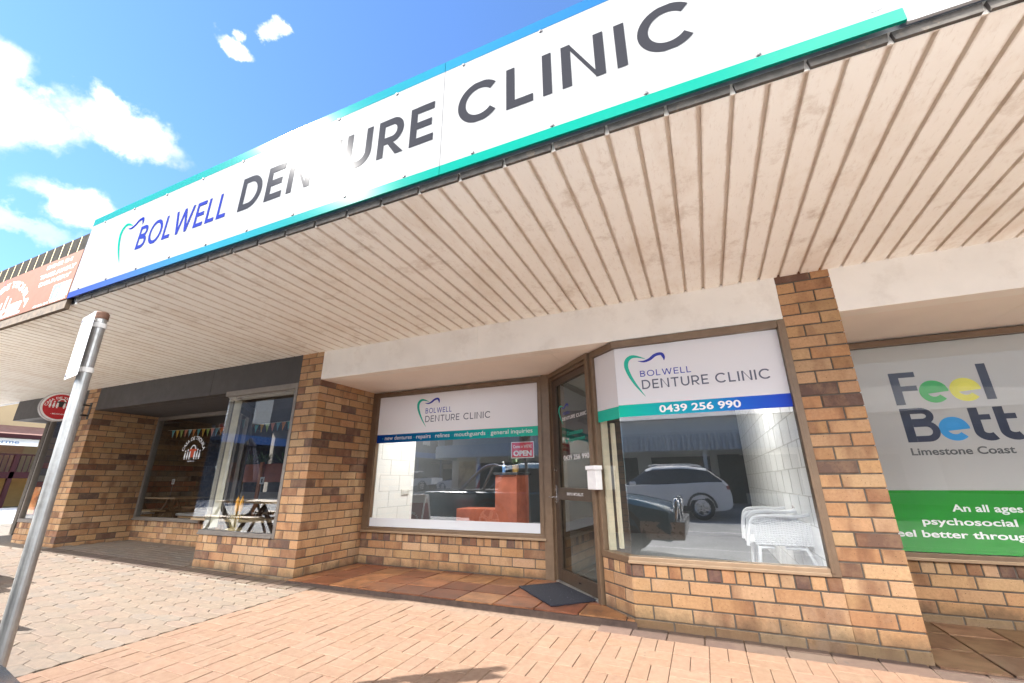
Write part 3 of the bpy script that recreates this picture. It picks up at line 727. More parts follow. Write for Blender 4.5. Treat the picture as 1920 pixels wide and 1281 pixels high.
caps(lb, 'DENTURE', f, -1.058, 1.269, .075, .492, .14, .2, mi=3); lb = flush(lb, 'name_word', LT(), bay); caps(lb, 'CLINIC', f, -.518, 1.269, .075, .365, .14, .2, mi=3); lb = flush(lb, 'name_word', LT(), bay)
text(lb, '0439 256 990', f, -.946, 1.077, .056, .57, .022, mi=4, ref='0')
lb.build('phone_number', LT(), bay)
b = MB(); b.box(BX0 + .06, 0, .10, .42, -.025, -.005); b.poly([(BX0 + .06, .1, -.006), (BX0 + .06, .42, -.006), (-1.38, .42, -.006), (-1.46, .27, -.006), (BX0 + .02, .085, -.006)][::-1])
b.build('window_board', mat('window_board_paint', (.62, .62, .60), .5), bay)
b = MB(); b.obox(FB.o, FB.u, FB.v, FB.n, (.032, .050), (.045, ZB - .06), (-.10, -.04)); b.obox(FB.o, FB.u, FB.v, FB.n, (.085, .112), (.06, 1.04), (-.13, -.10))
b.build('cream_mullion', mat('cream_frame', (.72, .66, .50), .5), bay)

# door: frame, leaf, glass, lettering, handle
DL = (DP1 - DP0).length
dm = MB(); P = lambda a, c, e, mi=0: dm.obox(FD.o, FD.u, FD.v, FD.n, a, c, e, mi)
P((-.105, -.045), (FLOOR, ZB - .004), (-.09, .02)); P((-.045, -.008), (FLOOR, ZB - .05), (-.09, -.012)); P((DL - .03, DL + .022), (FLOOR, ZB - .004), (-.09, .018)); P((-.045, DL - .03), (ZB - .05, ZB - .004), (-.09, .018))
P((-.045, DL - .03), (ZB - .085, ZB - .05), (-.09, -.006)); P((-.008, DL - .03), (FLOOR - .005, FLOOR + .012), (-.08, .012), 1)
door = dm.build('door', [M_BRONZE, mat('aluminium_threshold', (.55, .55, .53), .4, .8)], clinic, bevel=.002, label='angled bronze framed glass door')
M_DOOR = mat('dark_bronze_leaf', (.095, .068, .048), .35, .3, var=.1, scale=14)
b = MB(); P = lambda a, c, e: b.obox(FD.o, FD.u, FD.v, FD.n, a, c, e)
d0, d1 = -.058, -.018
P((-.005, .088), (FLOOR + .016, ZB - .088), (d0, d1)); P((DL - .085, DL - .033), (FLOOR + .016, ZB - .088), (d0, d1)); P((.088, DL - .085), (ZB - .155, ZB - .088), (d0, d1))
P((.088, DL - .085), (.395, .505), (d0, d1)); P((.088, DL - .085), (FLOOR + .016, -.225), (d0, d1)); b.build('door_leaf', M_DOOR, door, bevel=.002)
pane(door, FD, .089, DL - .086, .506, ZB - .156, M_TINT, -.034); pane(door, FD, .089, DL - .086, -.224, .394, M_TINT, -.034)
lb = MB(); f = Frame(FD(0, 0, -.033), DU, Z)
tooth(lb, f, lambda a, c: (.219 + (a - .215) * .42, 1.115 + c * .30)); lb = flush(lb, 'emblem', LT(), door)
caps(lb, 'BOLWELL', f, .222, 1.212, .03, .16, .14, .2, mi=2); lb = flush(lb, 'family_name', LT(), door); caps(lb, 'DENTURE', f, .20, 1.155, .034, .285, .17, .18, mi=4); lb = flush(lb, 'name_word', LT(), door); caps(lb, 'CLINIC', f, .512, 1.153, .034, .208, .17, .18, mi=4); lb = flush(lb, 'name_word', LT(), door)
text(lb, 'Consultation', f, .294, 1.0, .040, .33, .006, mi=0); lb = flush(lb, 'appointment_note', LT(), door); text(lb, 'by Appointment', f, .255, .937, .036, .41, .006, mi=0); lb = flush(lb, 'appointment_note', LT(), door)
text(lb, '0439 256 990', f, .195, .765, .047, .527, .012, mi=4, ref='0'); lb = flush(lb, 'phone_number', LT(), door)
text(lb, 'SHOP 3/1 MITCHELL ST.', Frame(FD(0, 0, -.0165), DU, Z), .266, .4395, .025, .338, .02, mi=4)
lb.build('address_line', LT(), door)
M_CHROME = mat('brushed_chrome', (.62, .62, .62), .25, 1.0, var=.05)
b = MB(); P = lambda a, c, e: b.obox(FD.o, FD.u, FD.v, FD.n, a, c, e)
P((.012, .044), (.36, .53), (-.017, -.008)); b.tube([FD(.028, .415, -.008), FD(.028, .415, .03)], .009); b.tube([FD(.035, .415, .03), FD(-.07, .413, .032)], .008)
b.build('door_handle', M_CHROME, door, bevel=.0015); b = MB(); b.tube([FD(.022, .68, -.018), FD(.022, .68, .002)], .021, 16); b.build('lock_cylinder', M_CHROME, door)
b = MB(); b.obox(FD.o, FD.u, FD.v, FD.n, (.43, .475), (FLOOR + .062, FLOOR + .074), (-.017, -.014)); b.build('maker_plate', M_CHROME, door)

# ------------------------------------------------------------------ restaurant on the left
DXC = -4.965                                     # the same front repeats one bay to the left
casa = thing('restaurant_building', 'brick restaurant with a charcoal beam and a dark window showing the tequila emblem', 'restaurant', (-7.2, 0, -.35))
pillar('pillar', XC - PW, XC, .93, -5, casa, right=True, left=True, tag_=3)
def sh(fr): return Frame(fr.o + Vector((DXC, 0, 0)), fr.u, fr.v)
CX0 = BX0 + DXC
FWc = Frame((XC, .91, 0), X, Z); WC_ = 2.31; FBc = sh(FB); FDc = sh(FD); FYc = sh(FY); XP = XL - PW
low_wall(casa, [(FWc, WC_, -5, 27, .11, -MG, -MG)])
low_wall(casa, [(Frame((CX0, 0, 0), X, Z), XP - CX0 - .002, -6, 15, .11, PR * .5, -MG), (FBc, BL - .001, -6, 5, .10, -MG, PR * .5)])
low_wall(casa, [(Frame((-10.78, 0, 0), X, Z), -10.78 * -1 + XC - PW - .002, -5, 11, .11, PR * .5, -MG)])
b = MB()
for x0, x1 in ((XC + .003, -6.62), (-6.614, XP - .003), (-12.3, XC - PW - .003)): b.box(x0, x1, -.004, .14, ZB - .02, ZS + .015)
b.box(-12.3, -12.16, .14, 5.0, ZB - .02, ZS + .015)
b.build('beam', M_DARKB, casa, bevel=.003)
b = MB(); b.box(XC + .003, XP - .003, .141, 1.2, ZB - .018, ZB + .03); b.box(-12.159, XC - PW - .003, .141, 1.5, ZB - .018, ZB + .03); b.build('recess_ceiling', mat('charcoal_ceiling', (.055, .05, .05), .8, var=.1), casa)
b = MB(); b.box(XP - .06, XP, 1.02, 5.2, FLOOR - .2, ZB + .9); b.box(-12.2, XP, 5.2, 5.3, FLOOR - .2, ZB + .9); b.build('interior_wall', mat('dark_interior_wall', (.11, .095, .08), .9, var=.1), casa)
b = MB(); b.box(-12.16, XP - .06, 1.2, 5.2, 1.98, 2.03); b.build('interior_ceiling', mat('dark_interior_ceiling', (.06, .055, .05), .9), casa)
b = MB(); b.poly([(-12.1, .12, FLOOR + .01), (-9.5, .12, FLOOR + .01), (-9.4, .99, FLOOR + .01), (-7.2, .99, FLOOR + .01), (-6.4, .2, FLOOR + .01), (XP, .12, FLOOR + .01), (XP, 5.2, FLOOR + .01), (-12.1, 5.2, FLOOR + .01)])
b.build('interior_floor', mat('dark_timber_floor', (.24, .17, .11), .5, var=.2, scale=5), casa)
b = MB(); b.box(-12.3, XP, .16, 5.6, ZS + .06, ZS + .9); b.build('upper_wall', mat('upper_render', (.55, .5, .44), .9), casa)
# inside wall of large blocks painted in stripes
b = MB(); xw = -12.02; b.box(xw - .12, xw, .4, 5.1, FLOOR - .05, 2.0); fr = Frame((xw, .45, 0), Y, Z)
rows = [(.15, 'g'), (.265, 'c'), (.38, 'r'), (.495, 'r'), (.61, 'c'), (.725, 'g'), (.84, 'r'), (.955, 't'), (1.07, 't'), (1.185, 't'), (1.30, 't'), (1.415, 'd'), (1.53, 'd'), (1.645, 'd'), (.035, 'r'), (-.08, 'g'), (-.195, 'd'), (-.31, 'd')]
SC = {'g': (.20, .175, .15), 'c': (.50, .43, .31), 'r': (.36, .085, .04), 't': (.30, .20, .10), 'd': (.085, .06, .04)}
for i, (z, k) in enumerate(rows):
    a = -(.15 if i % 2 else 0)
    while a < 4.5:
        kk = 'd' if a > 2.55 else k
        brick(b, fr, max(a, 0) + .005, min(a + .30, 4.6) - .005, z + .005, z + .110, vary(SC[kk], .12, .03)); a += .30
b.build('striped_block_wall', MATS_B, casa)
# windows
win = MB(); frame_rect(win, FWc, .012, WC_ - .05, 0, ZB - .022, .055, -.06, .02, 0, .05); win.obox(FWc.o, FWc.u, FWc.v, FWc.n, (.006, WC_ - .04), (0, .022), (.021, .034), 0)
cw = win.build('window', M_TAUPE, casa, bevel=.003)
pane(cw, FWc, .068, WC_ - .106, .051, ZB - .078, d=-.012)
lb = MB(); f = Frame((0, .909, 0), X, Z)
cx, cz = -8.285, .985
A = on_arc(.262)
text(lb, 'CASA DE TEQUILA', f, cx, cz, .058, .66, .020, depth=.003, mi=0, align='C', warp=A)
def emblem(lb, f, cx, cz, s, mw, mr, h=.003):
    """row of white figures either side of a red hatted figure"""
    for k in (-3, -2, -1, 1, 2, 3):
        x = cx + k * .062 * s; hh = (.075 + .02 * (3 - abs(k))) * s
        lb.poly([f(x - .024 * s, cz, h), f(x + .024 * s, cz, h), f(x + .012 * s, cz + hh, h), f(x - .012 * s, cz + hh, h)], mw)
        lb.poly([f(x + .017 * s * math.cos(t * .785), cz + hh + .024 * s + .017 * s * math.sin(t * .785), h) for t in range(8)], mw)
        lb.poly([f(x - .010 * s, cz - .03 * s, h), f(x + .018 * s, cz - .03 * s, h), f(x + .010 * s, cz - .002, h), f(x - .014 * s, cz - .002, h)], mw)
    lb.poly([f(cx - .03 * s, cz, h + .0004), f(cx + .03 * s, cz, h + .0004), f(cx + .045 * s, cz + .10 * s, h + .0004), f(cx - .045 * s, cz + .10 * s, h + .0004)], mr)
    lb.poly([f(cx + a * s, cz + c * s, h + .0008) for a, c in ((-.09, .10), (.09, .10), (.10, .125), (.04, .135), (-.04, .135), (-.10, .125))], mr)
    for q in ribbon([(cx + a * s, cz + c * s) for a, c in arc(0, .14, .055, .05, 0, 180, 10)], .022 * s): lb.poly([f(a, c, h + .0012) for a, c in q], mw)
RED_T = mat('orange_red_lettering', (.62, .08, .02), .5, var=.05)
emblem(lb, f, cx, cz - .02, 1.0, 0, 1)
text(lb, 'MEXICAN', f, cx, cz - .088, .018, .17, .015, depth=.003, mi=0, align='C'); lb.build('lettering', [WHITE_T, RED_T], cw)
win = MB(); P = lambda fr, a, c, e: win.obox(fr.o, fr.u, fr.v, fr.n, a, c, e)
BWc = XP - CX0
P(FYc, (-.012, BWc - .045), (0, .046), (-.075, .014)); P(FYc, (-.03, BWc - .045), (ZB - .068, ZB - .006), (-.075, .014)); P(FYc, (BWc - .045, BWc - .002), (0, ZB - .006), (-.075, .014))
P(FYc, (-.018, BWc - .046), (0, .02), (.0145, .022)); P(FBc, (.002, BL + .004), (0, .044), (-.075, .012)); P(FBc, (.002, BL + .004), (ZB - .066, ZB - .008), (-.075, .012)); P(FBc, (-.008, .030), (0, ZB - .008), (-.07, .010))
cb = win.build('window', M_TAUPE, casa, bevel=.003, label='angled bay window with frameless glass corner')
pane(cb, FYc, .002, BWc - .047, .047, ZB - .070, d=-.022); pane(cb, FBc, .031, BL - .012, .046, ZB - .068, d=-.022)
b = MB(); b.obox(FBc.o, FBc.u, FBc.v, FBc.n, (.032, .07), (.045, ZB - .07), (-.12, -.04)); b.build('cream_mullion', mat('cream_frame', (.72, .66, .50), .5), cb)
b = MB(); b.box(CX0 + .06, XP, .10, .45, -.03, -.01); b.build('window_board', mat('grey_window_board', (.33, .33, .31), .5), cb)
dm = MB(); P = lambda a, c, e: dm.obox(FDc.o, FDc.u, FDc.v, FDc.n, a, c, e)
P((-.105, -.03), (FLOOR - .02, ZB - .024), (-.09, .02)); P((DL - .03, DL + .022), (FLOOR - .02, ZB - .024), (-.09, .018)); P((-.03, DL - .03), (ZB - .1, ZB - .024), (-.09, .018))
cd_ = dm.build('door', M_TAUPE, casa, bevel=.002)
b = MB(); P = lambda a, c, e: b.obox(FDc.o, FDc.u, FDc.v, FDc.n, a, c, e)
P((-.028, .06), (FLOOR, ZB - .102), (d0, d1)); P((DL - .1, DL - .032), (FLOOR, ZB - .102), (d0, d1)); P((.06, DL - .1), (FLOOR, -.2), (d0, d1)); P((.06, DL - .1), (ZB - .18, ZB - .102), (d0, d1))
b.build('door_leaf', M_TAUPE, cd_, bevel=.002); pane(cd_, FDc, .061, DL - .101, -.199, ZB - .181, d=-.034)
win = MB(); FL = Frame((-10.78, 0, 0), X, Z); frame_rect(win, FL, .0, .972, 0, ZB - .022, .03, -.06, .014, 0, .05)
lw = win.build('window', M_TAUPE, casa, bevel=.002); pane(lw, FL, .03, .94, .051, ZB - .053, d=-.022)
b = MB(); b.obox(FL.o, FL.u, FL.v, FL.n, (.10, .30), (.12, .52), (-.035, -.031)); b.build('poster', mat('orange_food_poster', (.72, .22, .05), .6, var=.6, scale=7, dirt=((.6, .5, .3), 9, .5, .8)), lw)

# ------------------------------------------------------------------ office on the right
office = thing('office_building', 'right hand brick office with a grey filmed window over a green band', 'office', (2.6, 0, -.4))
FO = Frame((XR, .91, 0), X, Z)
low_wall(office, [(FO, 4.2, -5, 49, .11, -MG, MG)])
b = MB(); b.box(XR + .003, 7.2, -.004, .14, ZB, ZS + .015); b.build('beam', M_BEAM, office, bevel=.003)
b = MB(); b.box(XR + .003, 1.46, .141, 1.2, ZB + .002, ZB + .03); b.box(1.462, 7.2, .141, 1.2, ZB + .002, ZB + .03); b.build('recess_ceiling', M_CEIL, office)
b = MB(); b.box(4.95, 7.2, .0, 5.3, FLOOR - .3, ZB + .9); b.box(XR + .06, 4.95, 2.6, 2.7, FLOOR - .3, ZB + .3); b.build('interior_wall', M_INTW, office)
b = MB(); b.box(XR, 7.3, .16, 5.6, ZS + .06, ZS + .9); b.build('upper_wall', mat('upper_render', (.55, .5, .44), .9), office)
win = MB(); frame_rect(win, FO, .02, 4.1, .002, ZB - .012, .05, -.06, .02); win.obox(FO.o, FO.u, FO.v, FO.n, (.006, 4.15), (0, .022), (.021, .034), 1)
ow = win.build('window', [M_BRONZE, M_BRONZE_L], office, bevel=.003)
pane(ow, FO, .071, 4.049, .053, ZB - .063, M_CLEAR, -.012)
M_GFILM = mat('grey_window_film', (.52, .515, .50), .6, var=.02, scale=2); M_GREEN = mat('green_window_film', (.0, .27, .002), .5, var=.02)
film(ow, FO, .073, 4.047, .488, ZB - .065, M_GFILM, -.0195); film(ow, FO, .073, 4.047, .055, .487, M_GREEN, -.0195, 'green_band')
M_NAVY = mat('navy_lettering', S(12, 15, 48), .5, var=.02); M_LG = mat('leaf_green_lettering', S(30, 170, 60), .5, var=.02); M_YEL = mat('yellow_lettering', S(225, 220, 50), .5, var=.02)
M_SKYB = mat('sky_blue_lettering', S(28, 150, 220), .5, var=.02); M_DG = mat('grey_lettering', S(82, 84, 86), .5, var=.02)
lb = MB(); f = Frame((0, .9295, 0), X, Z)
def R_(x0, x1, z0, z1, mi, d=.0008): lb.poly([f(x0, z0, d), f(x1, z0, d), f(x1, z1, d), f(x0, z1, d)], mi)
R_(.824, .884, 1.141, 1.405, 0); R_(.884, .992, 1.362, 1.405, 0); R_(.884, .985, 1.250, 1.292, 0)
def letter_e(cx, cz, r, mi):
    ri, rh = r * .46, r * .19
    pts = arc(cx, cz, r, r, 5, 322, 40)
    for q in ribbon(arc(cx, cz, (r + ri) / 2, (r + ri) / 2, 0, 318, 36), r - ri): lb.poly([f(a, c, .0008) for a, c in q], mi)
    lb.poly([f(cx - ri, cz - rh * .9, .0012), f(cx + r, cz - rh * .2, .0012), f(cx + r, cz + rh, .0012), f(cx - ri, cz + rh, .0012)], mi)
    lb.poly([f(a, c, .0016) for a, c in arc(cx, cz + rh * .4, ri * 1.08, ri * 1.1, 0, 180, 14)], mi)
OM = [M_NAVY, M_LG, M_YEL, M_SKYB, mat('coral_lettering', S(235, 90, 80), .5), M_DG, WHITE_T]
def fl(n='letter'):
    global lb
    lb = flush(lb, n, OM, ow)
fl(); letter_e(1.080, 1.234, .090, 1); fl(); letter_e(1.270, 1.234, .092, 2); fl(); R_(1.376, 1.432, 1.147, 1.428, 0); fl()
R_(.829, .889, .845, 1.111, 0)
for q in ribbon([(.889, 1.088)] + arc(.955, 1.045, .052, .043, 90, -90, 14) + [(.889, 1.002)], .046): lb.poly([f(a, c, .0012) for a, c in q], 0)
for q in ribbon([(.889, .984)] + arc(.962, .927, .058, .058, 90, -90, 14) + [(.889, .868)], .046): lb.poly([f(a, c, .0016) for a, c in q], 0)
fl(); letter_e(1.130, .938, .091, 3); fl()
def letter_t(x):
    for q in ribbon([(x, 1.09), (x, .925)] + arc(x + .055, .915, .055, .047, 180, 305, 12), .056): lb.poly([f(a, c, .0008) for a, c in q], 0)
    R_(x - .006, x + .088, .996, 1.036, 0, .0012)
letter_t(1.268); fl(); letter_t(1.412); fl()
letter_e(1.635, .938, .091, 4); fl(); R_(1.755, 1.811, .845, 1.03, 0)
for q in ribbon(arc(1.835, .975, .055, .052, 180, 60, 10), .05): lb.poly([f(a, c, .0012) for a, c in q], 0)
fl(); text(lb, 'Limestone Coast', f, .828, .747, .055, .60, .022, .0008, 5); fl('place_name')
text(lb, 'An all ages', f, .965, .34, .050, .385, .022, .0008, 6); fl('slogan_line'); text(lb, 'psychosocial support service.', f, .772, .246, .048, 1.24, .022, .0008, 6); fl('slogan_line'); text(lb, 'Feel better through choice.', f, .553, .158, .048, 1.14, .022, .0008, 6)
lb.build('slogan_line', OM, ow)

# ------------------------------------------------------------------ canopy over the footpath
canopy = thing('canopy', 'cream ribbed metal canopy sheltering the footpath along all the shops', 'awning', (-4, -.9, 2.1))
M_SOFF = mat('cream_soffit_sheet', (.83, .72, .60), .55, var=.03, scale=1.5, dirt=((.50, .36, .24), 1.1, .56, .42))
def soffit_mat():
    m, t, b_ = nodes('stained_cream_soffit'); v = coords(t)
    n1 = noise(t, 1.4, 8, coords(t, (1.6, .7, 1)), .7); n2 = noise(t, 9, 6, v, .7)
    c = mix(t, mapr(t, n1.outputs['Fac'], .50, .74, 0, .55), (.92, .905, .84), (.66, .54, .41))
    n3 = noise(t, 60, 6, coords(t, (1, .25, 1)), .75); c = mix(t, mapr(t, n3.outputs['Fac'], .55, .78, 0, .40), c, (.42, .30, .20))
    n5 = noise(t, 3.5, 9, v, .75); c = mix(t, mapr(t, n5.outputs['Fac'], .55, .70, 0, .48), c, (.40, .29, .19))
    # grime that has gathered along the edge of each rib
    s = t.nodes.new('ShaderNodeSeparateXYZ'); lk(t, v, s.inputs[0])
    a = t.nodes.new('ShaderNodeMath'); a.operation = 'PINGPONG'; sc = t.nodes.new('ShaderNodeMath'); sc.operation = 'ADD'; sc.inputs[1].default_value = 20 * .13166 + .502; lk(t, s.outputs['X'], sc.inputs[0])
    lk(t, sc.outputs[0], a.inputs[0]); a.inputs[1].default_value = .13166 / 2
    ad = t.nodes.new('ShaderNodeMath'); ad.operation = 'MULTIPLY_ADD'; lk(t, n2.outputs['Fac'], ad.inputs[0]); ad.inputs[1].default_value = .03; lk(t, a.outputs[0], ad.inputs[2])
    c = mix(t, mapr(t, ad.outputs[0], .024, .034, .42, 0), c, (.42, .30, .20))
    lk(t, c, b_.inputs['Base Color']); b_.inputs['Roughness'].default_value = .55; return m
M_SOFF = soffit_mat()
b = MB(); PITCH = .131661; GW = .010; GD = .020
zs = lambda y: ZS + (ZF - ZS) * (y / YF)
xs = []; i = -106
def strip(xa, za, xb, zb2, mi=0):
    ya, yb = YF + .029, -.001
    b.poly([(xa, ya, zs(ya) + za), (xa, yb, zs(yb) + za), (xb, yb, zs(yb) + zb2), (xb, ya, zs(ya) + zb2)], mi)
x = -.502 + i * PITCH
while x < 7.2:
    strip(x + GW, 0, x + PITCH - GW, 0); c = x + PITCH
    strip(c - GW, 0, c - GW + .003, GD); strip(c - GW + .003, GD, c + GW - .003, GD); strip(c + GW - .003, GD, c + GW, 0)
    x += PITCH
XA = -.502 + i * PITCH + GW; XB = x + GW
b.build('soffit', M_SOFF, canopy)
b = MB(); b.hexa([(XA, YF + .04, ZF + .03), (XB, YF + .04, ZF + .03), (XB, .15, ZS + .03), (XA, .15, ZS + .03), (XA, YF + .04, ZF + .16), (XB, YF + .04, ZF + .16), (XB, .15, ZS + .14), (XA, .15, ZS + .14)])
b.build('roof_sheet', mat('galvanised_roof', (.5, .5, .5), .5, .6), canopy)
M_EDGE = mat('grimy_edge_channel', (.075, .065, .055), .8, var=.35, scale=18, dirt=((.30, .22, .15), 14, .56, .7))
b = MB(); k = 0; x = -.502 - 45 * PITCH
while x < 7.1:
    if x > -5.72: b.hexa([(x + .012, YF + .013, ZF + .001), (x + 2 * PITCH - .010, YF + .013, ZF + .001), (x + 2 * PITCH - .010, YF + .028, ZF + .001), (x + .012, YF + .028, ZF + .001), (x + .006, YF + .013, ZF + .042), (x + 2 * PITCH - .004, YF + .013, ZF + .042), (x + 2 * PITCH - .004, YF + .028, ZF + .042), (x + .006, YF + .028, ZF + .042)])
    x += 2 * PITCH
b.build('edge_channel', M_EDGE, canopy)
b = MB(); b.box(-5.69, XB, YF + .0295, YF + .038, ZF + .002, ZF + .06, 0); b.build('edge_backing', M_SOFF, canopy)
b = MB(); b.box(-14.4, -5.735, YF - .014, YF + .02, ZF - .045, ZF + .045); b.build('rusty_gutter_edge', mat('rusty_gutter', (.075, .05, .03), .85, var=.4, scale=16, dirt=((.17, .12, .07), 20, .5, .8)), canopy)
b = MB(); b.box(.205, 7.2, YF - .008, YF + .006, ZF + .044, 2.94); b.build('white_fascia', mat('white_fascia_paint', (.36, .355, .35), .5, var=.03, scale=2), canopy)

# ------------------------------------------------------------------ main sign on the canopy edge
def vinyl(name, col):
    m, t, b_ = nodes(name); n = noise(t, 3, 3, coords(t)); lk(t, mix(t, n.outputs['Fac'], tuple(c * .94 for c in col), col), b_.inputs['Base Color'])
    b_.inputs['Roughness'].default_value = .14; b_.inputs['Specular IOR Level'].default_value = .012; return m
def sign_mat(name, col):
    m, t, b_ = nodes(name); v = coords(t)
    n = noise(t, 1.1, 3, v); bump(t, b_, n.outputs['Fac'], .012, .05)
    if isinstance(col, tuple): b_.inputs['Base Color'].default_value = (*col, 1)
    b_.inputs['Roughness'].default_value = .11; b_.inputs['Specular IOR Level'].default_value = .04; return m
sign = thing('clinic_sign', 'long white fascia sign with large grey clinic lettering and teal border', 'sign', (-2.76, YF, 2.14))
ZT0, ZT1, ZL0, ZL1 = 2.895, 2.972, 2.146, 2.206
b = MB()
for x0, x1 in ((-5.725, -1.7945), (-1.7915, .200)): b.box(x0, x1, YF - .020, YF - .008, ZL1, ZT0)
b.build('panel', sign_mat('white_sign_panel', (.225, .225, .222)), sign)
def grad(name, stops):
    m = ramp_mat(name, stops, -5.73, .20, .12); return m
K = lambda *c: tuple(q * .36 for q in S(*c))
TOPG = grad('sign_top_gradient', [(0, K(20, 165, 145)), (.52, K(30, 170, 160)), (.68, K(60, 150, 190)), (1, K(60, 90, 190))])
BOTG = grad('sign_bottom_gradient', [(0, K(64, 74, 175)), (.15, K(80, 115, 190)), (.32, K(60, 160, 190)), (.55, K(24, 172, 155)), (1, K(18, 178, 152))])
for nm, m, z0, z1 in (('top_border', TOPG, ZT0, ZT1), ('bottom_border', BOTG, ZL0, ZL1)):
    b = MB()
    for x0, x1 in ((-5.725, -1.7945), (-1.7915, .200)): b.box(x0, x1, YF - .021, YF - .007, z0 + .0005, z1 - .0005)
    b.build(nm, m, sign)
SV = lambda n, *c: vinyl(n + '_sign_vinyl', tuple(q * .42 for q in S(*c)))
lb = MB(); f = Frame((0, YF - .0205, 0), X, Z)
tooth(lb, f, lambda a, c: (-4.985 + (a - .215) * .62, 2.335 + c * .60)); lb = flush(lb, 'emblem', [SV('teal', 18, 176, 150), SV('navy', 40, 52, 160)], sign)
SM = [SV('teal', 18, 176, 150), SV('navy', 40, 52, 160), SV('violet', 58, 70, 165), vinyl('charcoal_lettering', (.026, .026, .030)), mat('pale_grey_mark', (.45, .46, .48), .5)]
caps(lb, 'BOLWELL', f, -4.80, 2.415, .225, 1.145, .15, .17, mi=2); lb = flush(lb, 'name_word', SM, sign)
caps(lb, 'DENTURE', f, -3.516, 2.410, .285, 1.665, .18, .19, mi=3); lb = flush(lb, 'name_word', SM, sign); caps(lb, 'CLINIC', f, -1.690, 2.420, .280, 1.225, .18, .20, mi=3); lb = flush(lb, 'name_word', SM, sign)
for q in ribbon(arc(.125, 2.245, .022, .009, 20, 340, 20), .008): lb.poly([f(a, c, .0012) for a, c in q], 4)
lb.poly([f(.112, 2.242, .0015), f(.138, 2.243, .0015), f(.136, 2.249, .0015), f(.112, 2.248, .0015)], 4)
lb.build('maker_mark', SM, sign)
b = MB()
for z, n, o in ((ZT0 - .010, 12, .12), (ZL1 + .012, 13, .05)):
    for k in range(n):
        x = -5.62 + o + k * (5.75 / n); b.lathe((x, YF - .0195, z), (0, -1, 0), [(.010, 0), (.010, .004), (.006, .007), (0, .0075)], 10); b.build('rivet', mat('dull_rivet', (.16, .15, .15), .45, .6), sign); b = MB()

# ------------------------------------------------------------------ orange restaurant banner and the fins behind it
banner = thing('restaurant_banner', 'faded orange dine in and take away banner on the canopy edge', 'banner', (-7.6, YF, 2.14))
b = MB(); M_OR = mat('faded_orange_vinyl', (.175, .078, .049), .6, var=.06, scale=2, spec=.1)
for x0, x1 in ((-7.305, -5.735), (-9.6, -7.32)): b.box(x0, x1, YF - .022, YF - .012, 2.150, 2.655)
b.build('sheet', M_OR, banner)
b = MB(); b.box(-7.32, -7.305, YF - .023, YF - .011, 2.15, 2.66); b.build('seam_cord', mat('dark_red_cord', (.20, .02, .04), .7), banner)
lb = MB(); f = Frame((0, YF - .0225, 0), X, Z)
text(lb, 'DINE IN', f, -6.14, 2.575, .040, .48, .03, mi=0, align='C'); text(lb, 'TAKE AWAY', f, -6.12, 2.478, .046, .68, .03, mi=0, align='C'); text(lb, 'DELIVERY', f, -6.12, 2.395, .043, .60, .03, mi=0, align='C')
text(lb, 'CASA DE TEQUILA', f, -6.07, 2.163, .020, .60, .02, mi=0, align='C')
text(lb, 'CASA DE TEQUILA', f, -7.12, 1.90, .075, 1.30, .03, mi=0, align='C', warp=on_arc(.62))
def Rr(x0, x1, z0, z1, mi, d): lb.poly([f(x0, z0, d), f(x1, z0, d), f(x1, z1, d), f(x0, z1, d)], mi)
for q in ((-7.10, -7.06, 2.17, 2.42), (-7.19, -7.16, 2.24, 2.36), (-7.0, -6.97, 2.24, 2.38)): Rr(*q, 3, .0012)
Rr(-7.19, -7.06, 2.235, 2.265, 3, .0016); Rr(-7.06, -6.97, 2.235, 2.265, 3, .0016)
for k in range(4): lb.poly([f(-6.98 + k * .07 + a, 2.19 + c, .0012) for a, c in ((0, 0), (.06, .015), (.085, .11), (.03, .12), (.0, .06))], 0)
Rr(-7.25, -6.65, 2.165, 2.19, 3, .002)
Rr(-6.075, -5.755, 2.19, 2.345, 0, .0012); Rr(-6.07, -5.925, 2.193, 2.341, 1, .0016); text(lb, 'f', f, -6.02, 2.205, .095, .06, .05, .002, 0)
for r_, w_ in ((.057, .012),): 
    for q in ribbon([(-5.84 + a, 2.268 + c) for a, c in ((-.055, -.055), (.055, -.055), (.055, .055), (-.055, .055), (-.055, -.055))], w_): lb.poly([f(a, c, .0016) for a, c in q], 2)
for q in ribbon(arc(-5.84, 2.268, .028, .028, 0, 360, 20), .011): lb.poly([f(a, c, .002) for a, c in q], 2)
lb.poly([f(-5.803 + .008 * math.cos(k), 2.305 + .008 * math.sin(k), .002) for k in range(6)], 2)
lb.build('lettering', [mat('cream_white_print', (.84, .80, .74), .6), mat('blue_square_print', S(70, 150, 205), .6), mat('pink_print', S(225, 120, 140), .6), mat('ash_grey_print', (.42, .42, .44), .6)], banner)
fins = thing('parapet_cladding', 'dark weathered folded metal cladding rising above the orange banner', 'cladding', (-7.6, YF + .1, 2.14))
b = MB(); ed = MB(); x = -5.90; M_FIN = mat('weathered_dark_metal', (.011, .009, .005), .9, var=.4, scale=14, dirt=((.035, .027, .015), 25, .56, .7), spec=.1)
while x > -14.3:
    b.hexa([(x, YF - .008, 2.15), (x + .135, YF - .008, 2.15), (x + .135, YF + .11, 2.15), (x, YF + .11, 2.15), (x, YF - .008, 2.845), (x + .135, YF - .008, 2.845), (x + .135, YF + .11, 2.86), (x, YF + .11, 2.86)])
    ed.box(x - .014, x - .001, YF - .010, YF + .03, 2.15, 2.842); x -= .172
b.box(-14.4, -5.735, YF + .09, YF + .115, 2.15, 2.78); b.build('folded_sheet', M_FIN, fins); ed.build('fold_edge', mat('bleached_fold', (.55, .44, .25), .7), fins)

